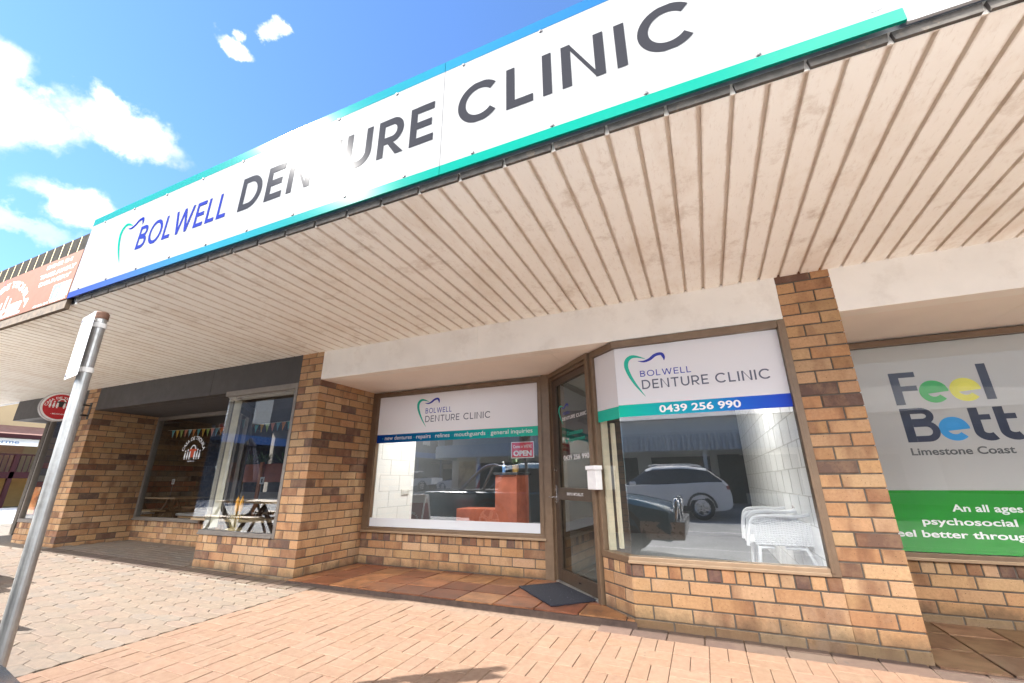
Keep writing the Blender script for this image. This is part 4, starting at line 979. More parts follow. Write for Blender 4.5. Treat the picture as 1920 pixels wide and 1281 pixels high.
# ------------------------------------------------------------------ round hanging sign on the left pillar
rs = thing('hanging_sign', 'round red sign on brackets beside the left brick pillar', 'sign', (-9.62, -.36, 1.45))
nr = Vector((.99, -.12, 0)).normalized(); ur = Z.cross(nr).normalized(); rc = Vector((-9.62, -.37, 1.685)); fr_ = Frame(rc, ur, Z)
b = MB(); b.lathe(rc - nr * .045, nr, [(0, 0), (.212, 0), (.220, .008), (.220, .082), (.212, .09), (0, .09)], 40); b.build('light_box', mat('grey_sign_rim', (.32, .29, .28), .5), rs)
b = MB(); b.lathe(rc + nr * .0455, nr, [(.211, 0), (.211, .002), (.188, .0021)], 40, 0); b.build('white_ring', WHITE_T, rs)
b = MB(); b.lathe(rc + nr * .0450, nr, [(.187, 0), (.187, .004), (0, .0041)], 40, 0); b.build('red_face', mat('sign_red', (.55, .018, .025), .45, var=.04), rs)
lb = MB(); f = Frame(rc + nr * .0498, ur, Z); text(lb, 'CASA DE TEQUILA', f, 0, -.03, .033, .42, .022, mi=0, align='C', warp=on_arc(.15)); emblem(lb, f, 0, -.005, .62, 0, 1, .0012); text(lb, '- MEXICAN -', f, 0, -.12, .020, .17, .012, mi=0, align='C'); lb.build('lettering', [WHITE_T, mat('black_print', (.02, .02, .02), .5)], rs)
b = MB(); b.tube([(-9.62, -.16, 1.76), (-9.62, .0, 1.76)], .012); b.tube([(-9.62, -.16, 1.60), (-9.62, .0, 1.60)], .012); b.box(-9.65, -9.59, -.012, -.0065, 1.55, 1.81); b.build('bracket', mat('black_bracket', (.02, .02, .02), .5), rs)

# ------------------------------------------------------------------ street pole with its blank sign plate
PX, PY = -3.745, -2.34; lean = -.055
pole = thing('sign_pole', 'galvanised steel sign pole with a blank white plate strapped near its top', 'sign pole', (PX, PY, zg(PX, PY)))
M_GALV = mat('galvanised_steel', (.36, .36, .35), .45, .75, var=.18, scale=9, bmp=.1, bscale=50, dirt=((.20, .18, .15), 7, .52, .5))
pz = lambda z: (PX + .065 + lean * (z + .4) * 1.0 / 1.0 * 1.0, PY, z)
b = MB(); zb0 = zg(PX, PY); b.tube([pz(zb0 - .05), pz(zb0 + .6), pz(1.50)], .030, 20); b.build('post', M_GALV, pole, smooth=False)
b = MB(); b.lathe(Vector(pz(1.50)), (lean, 0, 1), [(.0335, -.03), (.0335, .006), (.028, .014), (0, .016)], 20); b.build('cap', mat('rusty_cap', (.11, .052, .03), .8, var=.3, scale=40), pole)
npl = Vector((-.139, -.990, 0)).normalized(); upl = Z.cross(npl).normalized(); vpl = Vector((lean, 0, 1)).normalized(); pc = Vector(pz(1.300)) + npl * .050
b = MB(); b.obox(pc, upl, vpl, upl.cross(vpl), (-.105, .105), (-.185, .185), (-.0015, .0015)); 
plate = b.build('plate', mat('white_plate', (.70, .70, .71), .4, var=.02), pole, bevel=.001)
b = MB()
for z in (1.43, 1.165):
    c = Vector(pz(z)); b.lathe(c, vpl, [(.0315, -.014), (.034, -.014), (.034, .014), (.0315, .014)], 20); b.obox(c, upl, npl, upl.cross(npl), (-.018, .018), (.030, .0485), (-.014, .014)); b.build('strap', mat('white_strap', (.66, .65, .62), .5), pole); b = MB()
b = MB()
for z in (.16, -.165): b.lathe(pc + vpl * z - upl * .085 + npl * .0015, npl, [(.008, 0), (.007, .004), (0, .005)], 8)
b.build('plate_bolt', mat('dull_bolt', (.25, .24, .28), .5, .6), pole)

# ------------------------------------------------------------------ door mat, letter box, open sign
tm = thing('door_mat', 'speckled navy rubber mat in front of the glass door', 'mat', (-1.98, .41, FLOOR))
def mat_mat():
    m, t, b_ = nodes('speckled_rubber'); v = coords(t); n = noise(t, 230, 3, v, .8); n2 = noise(t, 70, 2, v)
    c = mix(t, mapr(t, n.outputs['Fac'], .4, .6), (.004, .005, .010), (.018, .02, .034)); c = mix(t, mapr(t, n2.outputs['Fac'], .70, .73), c, (.3, .3, .34)); lk(t, c, b_.inputs['Base Color']); b_.inputs['Roughness'].default_value = .9; bump(t, b_, n.outputs['Fac'], .6, .006); return m
q = [(-2.37, .515), (-1.893, .026), (-1.603, .318), (-2.079, .797)]
b = MB(); b.hexa([(*p, FLOOR + .001) for p in q] + [(*p, FLOOR + .013) for p in q]); b.build('rubber_sheet', mat_mat(), tm, bevel=.003)
mb_ = thing('letter_box', 'small white letter box on the mullion beside the glass door', 'letter box', (-1.52, .2, .5))
f = FB; b = MB(); b.obox(f.o, f.u, f.v, f.n, (-.05, .075), (.50, .655), (.012, .075)); b.build('box', mat('white_box_plastic', (.78, .78, .77), .4), mb_, bevel=.004)
b = MB(); b.obox(f.o, f.u, f.v, f.n, (-.058, .083), (.656, .69), (.010, .085)); b.build('lid', mat('white_lid_plastic', (.84, .84, .84), .4), mb_, bevel=.003)
op = thing('open_sign', 'red and white open sign hung inside the recessed window', 'sign', (-2.49, .945, .81))
b = MB(); b.box(-2.626, -2.355, .942, .946, .810, .985); b.build('card', mat('open_sign_white', (.85, .85, .85), .5), op)
b = MB(); b.box(-2.617, -2.364, .9405, .9415, .819, .976); b.build('red_field', mat('open_sign_red', (.68, .015, .06), .5, var=.03), op)
lb = MB(); f = Frame((0, .940, 0), X, Z); text(lb, 'OPEN', f, -2.49, .836, .058, .215, .045, mi=0, align='C')
vs_ = MB(); text(lb, "Come in WE'RE", f, -2.49, .918, .034, .22, .018, mi=0, align='C'); lb.build('lettering', WHITE_T, op)

# ------------------------------------------------------------------ things inside the middle shop
M_PLW = mat('white_moulded_plastic', (.82, .82, .83), .4, var=.015)
def smooth_path(pts, n=6):
    out = []
    P = [Vector(p) for p in pts]
    for i in range(len(P) - 1):
        p0, p1, p2, p3 = P[max(i - 1, 0)], P[i], P[i + 1], P[min(i + 2, len(P) - 1)]
        for k in range(n):
            t = k / n; out.append(.5 * (2 * p1 + (p2 - p0) * t + (2 * p0 - 5 * p1 + 4 * p2 - p3) * t * t + (3 * p1 - p0 - 3 * p2 + p3) * t ** 3))
    return out + [P[-1]]
def chair(label, loc):
    """perforated moulded armchair facing -x; origin on the floor under the seat"""
    t = thing('armchair', label, 'chair', (0, 0, 0), 'white armchairs inside the bay window')
    rows = []
    prof = [(-.24, .425), (-.20, .445), (-.08, .435), (.06, .42), (.15, .425), (.20, .46), (.225, .56), (.245, .68), (.27, .80)]
    prof = [(p.x, p.z) for p in smooth_path([(a, 0, c) for a, c in prof], 4)]
    for k, (x, z) in enumerate(prof):
        w = .235 - .02 * max(0, (z - .46) / .34); r = []
        for j in range(15):
            s = -1 + j / 7; r.append((x - .03 * (s * s) * (1 if z > .5 else 0), s * w, z + .018 * s * s))
        rows.append(r)
    b = MB(); n = len(rows)
    holes = lambda i, j: 1 < j < 12 and (i + j) % 2 == 0 and (2 < i < n - 3)
    for i in range(n - 1):
        for j in range(14):
            q = [Vector(rows[i][j]), Vector(rows[i][j + 1]), Vector(rows[i + 1][j + 1]), Vector(rows[i + 1][j])]
            if holes(i, j):
                c = sum(q, Vector()) / 4; p = [c + (v - c) * .45 for v in q]
                for k in range(4): b.poly([q[k], q[(k + 1) % 4], p[(k + 1) % 4], p[k]])
            else: b.poly(q)
    o = b.build('seat', M_PLW, t, smooth=True); so = o.modifiers.new('thickness', 'SOLIDIFY'); so.thickness = .010
    for s in (-1, 1):
        pts = smooth_path([(.262, s * .215, .79), (.235, s * .262, .70), (.12, s * .285, .655), (-.10, s * .285, .655), (-.20, s * .275, .63), (-.235, s * .26, .53), (-.25, s * .235, .435)], 5)
        rows = []
        for k, p in enumerate(pts):
            d = (pts[min(k + 1, len(pts) - 1)] - pts[max(k - 1, 0)]).normalized(); side = Vector((0, 1, 0)); up = d.cross(side).normalized()
            w = .026; h = .011; rows.append([p + side * a * w + up * c * h for a, c in ((-1, -1), (1, -1), (1.15, 0), (1, 1), (-1, 1), (-1.15, 0), (-1, -1))])
        a = MB(); a.grid(rows); a.build('armrest', M_PLW, t, smooth=True)
        # side infill of the shell below the arm
        a = MB(); R2 = []
        for k in range(23):
            x = -.20 + .40 * k / 22; R2.append([(x, s * (.235 + .045 * q), .445 + (.205 * q) * (1 - .25 * abs(k - 11) / 11)) for q in [w / 12 for w in range(13)]])
        for i in range(22):
            for j in range(12):
                q = [Vector(R2[i][j]), Vector(R2[i][j + 1]), Vector(R2[i + 1][j + 1]), Vector(R2[i + 1][j])]
                if (i + j) % 2 == 0 and 1 < j < 4 and 6 < i < 16:
                    c = sum(q, Vector()) / 4; p = [c + (v - c) * .22 for v in q]
                    for m_ in range(4): a.poly([q[m_], q[(m_ + 1) % 4], p[(m_ + 1) % 4], p[m_]])
                else: a.poly(q)
        so = a.build('side_shell', M_PLW, t, smooth=True); md = so.modifiers.new('thickness', 'SOLIDIFY'); md.thickness = .006
        for front in (1, 0):
            xt, xb = (-.17, -.225) if front else (.12, .30)
            l = MB(); l.tube(smooth_path([(xt + (.10 if front else -.12), s * .20, .425), (xt, s * .215, .42), (xt + (xb - xt) * .15, s * .225, .385), (xb, s * .25, .0)], 5), .013, 10); l.build('leg', mat('white_steel_leg', (.78, .78, .79), .35), t, smooth=True)
    return t
ch = chair('white perforated armchair in the bay window, the one nearer the glass', (0, 0, 0)); ch.location = (-.20, .78, FLOOR)
dup(ch, (-.17, 1.30, FLOOR), 'white perforated armchair behind the nearer chair with a pale cloth on it')
b = MB(); R3 = []
for i in range(7):
    R3.append([(-.02 + .03 * i + .015 * math.sin(j * 2.1 + i), 1.04 + .03 * j, .325 + .02 * math.sin(i * 1.3 + j) + (.05 if 1 < i < 5 else 0)) for j in range(6)])
b.grid(R3); o = b.build('folded_cloth', mat('pale_floral_cloth', (.62, .56, .54), .9, var=.5, scale=26), None, smooth=True); md = o.modifiers.new('thickness', 'SOLIDIFY'); md.thickness = .02
tag(o, 'pale patterned cloth draped over the arm of the rear chair', 'cloth')
desk = thing('reception_desk', 'terracotta red reception counter behind the recessed window', 'counter', (-3.5, 2.2, FLOOR))
M_TERR = mat('terracotta_laminate', (.48, .135, .075), .6, var=.25, scale=5, dirt=((.25, .06, .04), 3, .5, .6))
b = MB(); b.box(-3.43, -3.10, 2.2, 2.65, FLOOR, .655); b.build('tall_end', M_TERR, desk, bevel=.004)
b = MB(); b.box(-4.05, -3.432, 2.2, 2.6, FLOOR, .20); b.build('low_wing', M_TERR, desk, bevel=.004)
b = MB(); b.box(-3.45, -3.08, 2.18, 2.67, .656, .69); b.build('top', mat('dark_counter_top', (.06, .06, .065), .4), desk, bevel=.003)
def blade_plant(name, label, loc, n, L, w, m, pot=None, group=None, spread=.8, droop=.35):
    t = thing(name, label, 'plant', loc, group); x0, y0, z0 = loc; b = MB()
    for k in range(n):
        a = k * 2.399; el = random.uniform(.35, 1.25) if spread > .6 else random.uniform(.9, 1.4); l = L * random.uniform(.75, 1.1); d = Vector((math.cos(a) * math.cos(el), math.sin(a) * math.cos(el), math.sin(el))); side = d.cross(Z).normalized(); rows = []
        for i in range(5):
            s = i / 4; p = Vector((x0, y0, z0 + (pot[1] if pot else 0))) + d * l * s - Z * droop * l * s * s * .6; ww = w * (1 - s) ** .6 * (.5 + min(1, s * 4) * .5) + .001
            rows.append([p - side * ww, p + Vector((0, 0, -.15 * ww)), p + side * ww])
        b.grid(rows)
    b.build('foliage', m, t, smooth=True)
    if pot:
        q = MB(); q.lathe((x0, y0, z0), (0, 0, 1), [(0, .0), (pot[0] * .72, 0), (pot[0], pot[1]), (pot[0] * .88, pot[1]), (pot[0] * .85, pot[1] - .02), (0, pot[1] - .02)], 20); q.build('pot', pot[2], t, smooth=False)
    return t
M_LEAF = mat('dark_green_leaf', (.045, .10, .025), .5, var=.35, scale=9); M_AGAVE = mat('yucca_leaf', (.085, .15, .035), .5, var=.35, scale=9)
blade_plant('pot_plant', 'leafy green plant in a gold pot on the reception counter', (-3.21, 2.42, .69), 26, .20, .012, M_LEAF, (.055, .105, mat('gold_pot', (.55, .33, .10), .35, .4)))
bt = thing('pump_bottle', 'small blue and white pump bottle beside the gold plant pot', 'bottle', (-3.34, 2.3, .69)); b = MB(); b.lathe((-3.34, 2.3, .69), (0, 0, 1), [(0, 0), (.024, 0), (.026, .07), (.010, .10), (.010, .115), (0, .115)], 14); b.build('bottle', mat('blue_bottle', (.12, .25, .5), .3), bt); b = MB(); b.tube([(-3.34, 2.3, .80), (-3.34, 2.3, .84), (-3.37, 2.3, .835)], .006, 8); b.build('pump', M_PLW, bt)
M_LAMP, _t, _b = nodes('lit_light_panel'); _b.inputs['Base Color'].default_value = (.9, .9, .9, 1); _b.inputs['Emission Color'].default_value = (1, .98, .94, 1); _b.inputs['Emission Strength'].default_value = 1.9
for k, (x, y) in enumerate(((-.70, 1.15), (-3.45, 1.72))):  # second panel is an added light, unseen, brightening the films and side wall
    t = thing('ceiling_light', ['lit white ceiling light panel above the armchairs in the bay', 'unseen light panel added to brighten the recessed window and reception counter'][k], 'ceiling light', (x, y, 1.96), 'ceiling lights of the middle shop')
    b = MB(); b.box(x - .62, x + .62, y - .62, y + .62, 1.955, 1.979); b.build('frame', M_PLW, t); b = MB(); b.box(x - .59, x + .59, y - .59, y + .59, 1.948, 1.9545); b.build('diffuser', M_LAMP, t)

# ------------------------------------------------------------------ things inside the restaurant
M_TIM = mat('oiled_timber', (.46, .27, .12), .5, var=.25, scale=6); M_BLK = mat('black_steel', (.02, .02, .02), .45); M_PALE = mat('pale_scrubbed_timber', (.46, .33, .19), .5, var=.15, scale=6); M_ORP = mat('orange_stained_timber', (.48, .17, .05), .55, var=.25, scale=6)
def picnic(label, loc, L=1.5, group='picnic tables of the restaurant'):
    x, y, z = loc; t = thing('picnic_table', label, 'table', loc, group)
    b = MB()
    for k in range(4): b.box(x - L / 2, x + L / 2, y - .33 + k * .167, y - .33 + k * .167 + .155, z + .60, z + .632)
    b.build('tabletop', M_PALE, t, bevel=.004)
    for s in (-1, 1):
        b = MB()
        for k in range(2): b.box(x - L / 2, x + L / 2, y + s * .58 - .13 + k * .135, y + s * .58 - .005 + k * .135, z + .38, z + .41)
        b.build('bench', M_PALE, t, bevel=.004)
    for e in (-1, 1):
        b = MB(); xx = x + e * L * .36
        b.obox((xx, y, z), Vector((0, .52, .86)).normalized(), X, Vector((0, .52, .86)).normalized().cross(X), (0, .69), (-.02, .02), (-.03, .03))
        b.obox((xx, y, z), Vector((0, -.52, .86)).normalized(), X, Vector((0, -.52, .86)).normalized().cross(X), (0, .69), (-.021, .021), (-.03, .03))
        for s in (-1, 1): b.tube([(xx, y + s * .62, z), (xx, y + s * .34, z + .58)], .024, 8)
        b.box(xx - .02, xx + .02, y - .72, y + .72, z + .335, z + .378); b.build('leg_frame', mat('dark_stained_timber', (.085, .042, .02), .6, var=.25, scale=6), t)
    return t
def number_stand(label, loc, ch_):
    x, y, z = loc; t = thing('table_number', label, 'table number', loc, 'table number stands of the restaurant')
    b = MB(); b.lathe((x, y, z), (0, 0, 1), [(0, 0), (.03, 0), (.03, .008), (.006, .012), (.004, .25), (0, .25)], 12); b.build('stem', mat('grey_stem', (.3, .28, .27), .4, .5), t)
    b = MB(); b.box(x - .042, x + .042, y - .004, y + .004, z + .25, z + .355); b.build('card', mat('white_card', (.82, .82, .82), .5), t)
    for fr in (Frame((x, y - .0045, z), X, Z), Frame((x, y + .0045, z), -X, Z)):
        b = MB(); text(b, ch_, fr, 0, .275, .058, .030 if ch_ == '1' else .042, .03, mi=0, align='C', ref='0'); b.build('numeral', mat('black_print', (.02, .02, .02), .5), t)
picnic('pale picnic table inside the restaurant by the striped wall', (-11.0, 2.3, FLOOR + .01), 1.3)
number_stand('white table number 5 on a stand in front of the striped wall', (-11.05, 2.25, FLOOR + .643), '5')
t_in = picnic('pale picnic table inside the restaurant behind the bay glass, with benches and black legs', (-7.05, 1.55, FLOOR + .01), 1.6)
number_stand('white table number 1 on a stand behind the restaurant bay glass', (-6.98, 1.25, FLOOR + .643), '1')
for k, (x, y) in enumerate(((-10.6, 1.45), (-9.2, 1.75))):
    t = thing('stool', ['low timber box stool with a white top, left under the emblem window', 'low timber box stool with a white top, right under the emblem window'][k], 'stool', (x, y, FLOOR), 'box stools in the restaurant')
    b = MB(); b.box(x - .22, x + .22, y - .2, y + .2, FLOOR + .01, .02); b.build('box', M_TIM, t, bevel=.004); b = MB(); b.box(x - .25, x + .25, y - .23, y + .23, .021, .06); b.build('cushion', mat('white_cushion', (.62, .61, .60), .8), t, bevel=.015)
# bunting
bu = thing('bunting', 'string of coloured paper pennants hung across the restaurant', 'bunting', (-9.3, 1.6, 1.6))
bz_ = lambda x: 1.665 - .025 * math.sin((x + 11.2) / 3.9 * math.pi) ; BY_ = 2.1
b = MB(); b.tube([(x, BY_, bz_(x)) for x in [-11.4 + .2 * k for k in range(28)]], .004, 6); b.build('cord', mat('cotton_cord', (.6, .58, .5), .9), bu)
PC = [(.10, .42, .46), (.72, .42, .05), (.30, .46, .10), (.66, .24, .16), (.16, .40, .50), (.70, .26, .08)]
k = 0; x = -11.2
while x < -6.1:
    b = MB(); z = bz_(x) - .004; b.poly([(x - .055, BY_, z), (x, BY_ + .012 * math.sin(k), z - .165), (x + .055, BY_, z)]); o = b.build('pennant', mat('pennant_%s' % ['teal', 'amber', 'green', 'coral', 'blue', 'orange'][k % 6], PC[k % 6], .7), bu); md = o.modifiers.new('thickness', 'SOLIDIFY'); md.thickness = .002
    k += 1; x += .148
# planter shelf of orange posts with yuccas
pl = thing('planter', 'raised orange timber planter frame with yuccas seen through the bay glass', 'planter', (-8.55, 2.3, FLOOR))
b = MB(); b.box(-9.5, -7.6, 2.45, 2.85, .58, .92); b.build('trough', mat('terracotta_trough', (.33, .085, .035), .6, var=.2, scale=4), pl)
b = MB(); b.box(-9.52, -7.58, 2.43, 2.449, .26, .40); b.box(-9.52, -7.58, 2.43, 2.449, .02, .12); b.build('rail', mat('grey_stained_rail', (.22, .20, .18), .7), pl)
for x in (-9.45, -8.62, -7.66): b = MB(); b.box(x - .04, x + .04, 2.40, 2.449, FLOOR + .01, .95); b.build('post', M_ORP, pl, bevel=.004)
for k, x in enumerate((-9.25, -8.85, -8.25)): blade_plant('yucca', ['spiky green yucca in the orange planter, the leftmost one', 'spiky green yucca in the orange planter, the middle one', 'spiky green yucca in the orange planter, the rightmost one'][k], (x, 2.62, .90), 44, .42, .018, M_AGAVE, None, 'yuccas in the orange planter')
# dried grasses in a basket on the window board
dg = thing('dried_grass', 'basket of dried grass and amber pampas plumes on the restaurant window ledge', 'dried flowers', (-6.02, .28, -.01))
gx, gy, gz = -6.02, .27, -.009
b = MB(); b.lathe((gx, gy, gz), (0, 0, 1), [(0, 0), (.075, 0), (.09, .03), (.085, .055), (0, .055)], 20); b.build('basket', mat('straw_basket', (.55, .43, .24), .9, var=.3, scale=60), dg)
b = MB()
for k in range(70):
    a, r = random.uniform(0, 6.28), random.uniform(.02, .13); h = random.uniform(.12, .30); b.tube([(gx + .03 * math.cos(a), gy + .03 * math.sin(a), gz + .04), (gx + r * .5 * math.cos(a), gy + r * .5 * math.sin(a), gz + h * .7), (gx + r * 1.2 * math.cos(a), gy + r * 1.2 * math.sin(a), gz + h)], [.002, .0016, .0008], 4)
b.build('stalks', mat('straw_stalk', (.60, .50, .25), .9), dg)
for dx in (-.03, .035):
    b = MB(); b.lathe((gx + dx, gy + .01, gz + .22), (dx * 1.5, 0, 1), [(.003, -.17), (.006, 0), (.024, .05), (.026, .10), (.018, .16), (.002, .21)], 12); b.build('plume', mat('amber_plume', (.78, .36, .03), .9, var=.3, scale=50), dg, smooth=True)
cc = thing('cactus', 'small green cactus ornament standing on the picnic table', 'cactus', (-6.75, 1.45, FLOOR + .643)); b = MB(); b.lathe((-6.75, 1.45, FLOOR + .643), (0, 0, 1), [(0, 0), (.035, 0), (.045, .05), (.045, .12), (.03, .16), (0, .175)], 12); b.build('stem', mat('pale_cactus', (.16, .30, .17), .6), cc)

# ------------------------------------------------------------------ things on the footpath left of the picture, seen in the glass
um = thing('folded_parasol', 'tall grey folded parasol standing by the kerb outside the restaurant', 'umbrella', (-9.2, -2.45, zg(-9.2, -2.45)))
b = MB(); n = 32; rows = []
for z, r in ((.62, .25), (.70, .245), (1.0, .185), (1.25, .115), (1.36, .065)):
    rows.append([(-9.2 + (r * (1 + .14 * math.cos(8 * a))) * math.cos(a), -2.45 + (r * (1 + .14 * math.cos(8 * a))) * math.sin(a), z) for a in [2 * math.pi * k / n for k in range(n + 1)]])
b.grid(rows[::-1]); b.build('canopy', mat('grey_blue_canvas', (.095, .10, .135), .9, var=.15, scale=5), um, smooth=True)
b = MB(); b.lathe((-9.2, -2.45, 1.33), (0, 0, 1), [(.15, -.05), (.07, .06), (.03, .10), (0, .13)], 8); b.build('vent_cap', mat('grey_blue_canvas', (.095, .10, .135), .9), um)
b = MB(); b.tube([(-9.2, -2.45, -.40), (-9.2, -2.45, 1.45)], .022, 12); b.lathe((-9.2, -2.45, -.40), (0, 0, 1), [(.24, 0), (.24, .06), (.04, .09)], 20); b.build('pole', M_GALV, um)
picnic('pale picnic table out on the sunny footpath near the folded parasol', (-8.05, -2.05, zg(-8, -2.05)), 1.5)
af = thing('sandwich_board', 'red and white A-frame sandwich board on the footpath', 'sandwich board', (-6.15, -2.25, zg(-6.15, -2.25)))
gz = zg(-5.85, -2.2)
for s in (-1, 1):
    o_ = Vector((-6.42, -2.25 + s * .20, gz)); v_ = Vector((0, -s * .16, .72)).normalized(); u_ = X if s < 0 else X
    nn = u_.cross(v_); b = MB(); b.obox(o_, u_, v_, nn, (0, .54), (.02, .58), (-.010, .010)); pnl = b.build('panel', mat('board_red', (.42, .03, .03), .5, var=.05), af)
    b = MB(); b.obox(o_, u_, v_, nn, (-.02, .0), (0, .74), (-.015, .015)); b.obox(o_, u_, v_, nn, (.54, .56), (0, .74), (-.015, .015)); b.obox(o_, u_, v_, nn, (0, .54), (.58, .74), (-.014, .014)); b.build('frame', M_PLW, af)
    F_ = Frame(o_ + nn * .0105, u_, v_) if s < 0 else Frame(o_ + X * .54 - nn * .0105, -X, v_)
    lb = MB(); text(lb, 'CASA DE TEQUILA', F_, .27, .18, .045, .56, .03, mi=0, align='C', warp=on_arc(.19)); lb.build('lettering', WHITE_T, pnl)

# ------------------------------------------------------------------ vehicles
M_TYRE = mat('tyre_rubber', (.018, .018, .018), .85); M_RIM = mat('alloy_rim', (.55, .55, .56), .3, .9); M_BLKP = mat('black_bumper_plastic', (.025, .025, .026), .6)
def paint(name, col, rough=.12):
    m, t, b_ = nodes(name); b_.inputs['Base Color'].default_value = (*col, 1); b_.inputs['Roughness'].default_value = .35; b_.inputs['Coat Weight'].default_value = 1.0; b_.inputs['Coat Roughness'].default_value = .05; b_.inputs['Metallic'].default_value = 0
    n = noise(t, 900, 2, coords(t)); bump(t, b_, n.outputs['Fac'], .02, .001); return m
def wheel(parent, x, y, z, r, w, side):
    g_ = MB(); g_.lathe((x, y, z), (0, side, 0), [(r * .62, -w), (r * .94, -w), (r, -w * .8), (r, -w * .15), (r * .94, 0), (r * .66, 0), (r * .64, -.02)], 28); o = g_.build('wheel', M_TYRE, parent, smooth=True)
    h = MB(); h.lathe((x, y, z), (0, side, 0), [(r * .65, -.06), (r * .65, -.005), (r * .58, -.02), (r * .55, -.05)], 24)
    for k in range(5):
        a = k * 2 * math.pi / 5; d = Vector((math.cos(a), 0, math.sin(a))); h.obox((x, y, z), d, Vector((0, side, 0)), d.cross(Vector((0, side, 0))), (.02, r * .60), (-.05, -.015), (-.035 * r / .33, .035 * r / .33))
    h.lathe((x, y, z), (0, side, 0), [(r * .16, -.05), (r * .16, -.008), (0, -.006)], 12); h.build('rim', M_RIM, o)
    d_ = MB(); d_.lathe((x, y, z), (0, side, 0), [(r * .62, -w + .02), (0, -w + .02)], 16); d_.lathe((x, y, z), (0, side, 0), [(r * .60, -.07), (0, -.07)], 16); d_.build('brake_disc', M_BLKP, o)
def shell(secs, cx, cy, z0, dirx, half, mats, parent, name='body'):
    """loft: secs = (x, zlow, zbelt, ztop, wbelt, wtop) in car coordinates, x forward"""
    b = MB(); rows = []
    for (x, zl, zb_, zt, wb, wt) in secs:
        prof = [(wb * .94, zl), (wb, zl + (zb_ - zl) * .45), (wb * .985, zb_ - .02), (wb * .95, zb_)]
        prof += [(wb * .95 + (wt - wb * .95) * .85, zb_ + (zt - zb_) * .82), (wt * .82, zt - .005), (wt * .4, zt + .02)]
        full = prof + [(-a, c) for a, c in reversed(prof)]
        rows.append([(cx + dirx * x, cy + a, z0 + c) for a, c in full])
    n = len(rows[0]); i0 = len(b.v)
    for r_ in rows: b.v += r_
    for i in range(len(rows) - 1):
        up = secs[i][3] - secs[i][2] > .18 or secs[i + 1][3] - secs[i + 1][2] > .18
        for j in range(n - 1):
            gl = up and (j in (3,) or j == n - 5)
            roofz = up and j in (4, 5, 6, 7, 8) and min(secs[i][3] - secs[i][2], secs[i + 1][3] - secs[i + 1][2]) < .12
            q = (i0 + i * n + j, i0 + i * n + j + 1, i0 + (i + 1) * n + j + 1, i0 + (i + 1) * n + j)
            b.f.append(q if dirx > 0 else q[::-1]); b.m.append(1 if (gl or roofz) else 0); b.c.append(None); b.uv.append(None)
    for k, s in ((0, 1), (len(rows) - 1, -1)):
        f = tuple(i0 + k * n + j for j in range(n)); b.f.append(f); b.m.append(0); b.c.append(None); b.uv.append(None)
    return b.build(name, mats, parent, smooth=True)
def autosmooth(o, ang=32):
    es = o.modifiers.new('edges', 'EDGE_SPLIT'); es.split_angle = math.radians(ang)
def vehicle(name, label, cat, cx, cy, z0, dirx, secs, wheels, r, hw, paint_m, group=None):
    t = thing(name, label, cat, (cx, cy, z0), group)
    o = shell(secs, cx, cy, z0, dirx, hw, [paint_m, M_CAR_BLACK], t); autosmooth(o)
    for wx in wheels:
        for s in (-1, 1):
            wheel(t, cx + dirx * wx, cy + s * (hw - .01), z0 + r, r, .20, s)
            a = MB(); rows = []
            for k in range(15):
                an = math.pi * k / 14; rows.append([(cx + dirx * wx + math.cos(an) * rr, cy + s * (hw + e), z0 + r + math.sin(an) * rr) for rr, e in ((r * 1.04, -.25), (r * 1.04, .012), (r * 1.22, .016), (r * 1.24, -.02))])
            a.grid(rows, 0, s < 0); a.build('wheel_arch', M_BLKP, t)
    return t
M_CAR_BLACK = mat('dark_vehicle_glass', (.02, .024, .026), .06, 0, var=0, spec=.8)
# dark blue ute parked at the kerb beside the camera, facing right
RZ = zroad(-3, -4)
UT = paint('dark_blue_paint', (.012, .10, .17))
UY, UW = -3.885, .87
us = [(2.68, .38, .70, .72, .80, .70), (2.60, .34, .74, .79, .86, .74), (2.30, .36, .80, .855, .87, .75), (2.0, .36, .855, .905, .87, .76), (1.75, .36, .87, .925, .87, .76), (1.15, .36, .89, .945, .87, .75), (1.05, .36, .90, .97, .87, .74), (.60, .36, .92, 1.42, .87, .62), (.45, .36, .92, 1.47, .87, .62), (-.50, .36, .92, 1.50, .87, .62), (-.78, .36, .92, 1.46, .87, .62), (-.90, .36, .92, .94, .87, .76), (-.96, .40, .92, .925, .86, .8), (-2.62, .42, .94, .945, .87, .83), (-2.66, .45, .93, .935, .85, .8)]
ute = vehicle('ute', 'dark blue ute with a chrome sports bar and bull bar parked at the near kerb', 'ute', -3.82, UY, RZ, 1, us, (1.85, -1.05), .36, UW, UT)
b = MB(); b.box(-3.82 - 2.60, -3.82 - 1.0, UY - .78, UY + .78, RZ + .9455, RZ + .955); b.build('tray_cover', M_BLKP, ute)
b = MB(); xt = -3.82 - 1.05
for s in (-1, 1):
    b.tube(smooth_path([(xt - .75, UY + s * .72, RZ + .95), (xt - .30, UY + s * .69, RZ + 1.36), (xt - .08, UY + s * .66, RZ + 1.46), (xt + .1, UY + s * .66, RZ + 1.46)], 5), .034, 12)
    b.tube(smooth_path([(xt - .22, UY + s * .72, RZ + .95), (xt - .05, UY + s * .69, RZ + 1.32), (xt + .0, UY + s * .64, RZ + 1.46)], 5), .034, 12)
b.tube([(xt, UY - .66, RZ + 1.46), (xt, UY + .66, RZ + 1.46)], .034, 12); M_CHR = mat('polished_chrome', (.75, .75, .75), .10, 1.0, var=.02); b.build('sports_bar', M_CHR, ute, smooth=True)
b = MB(); xf = -3.82 + 2.66
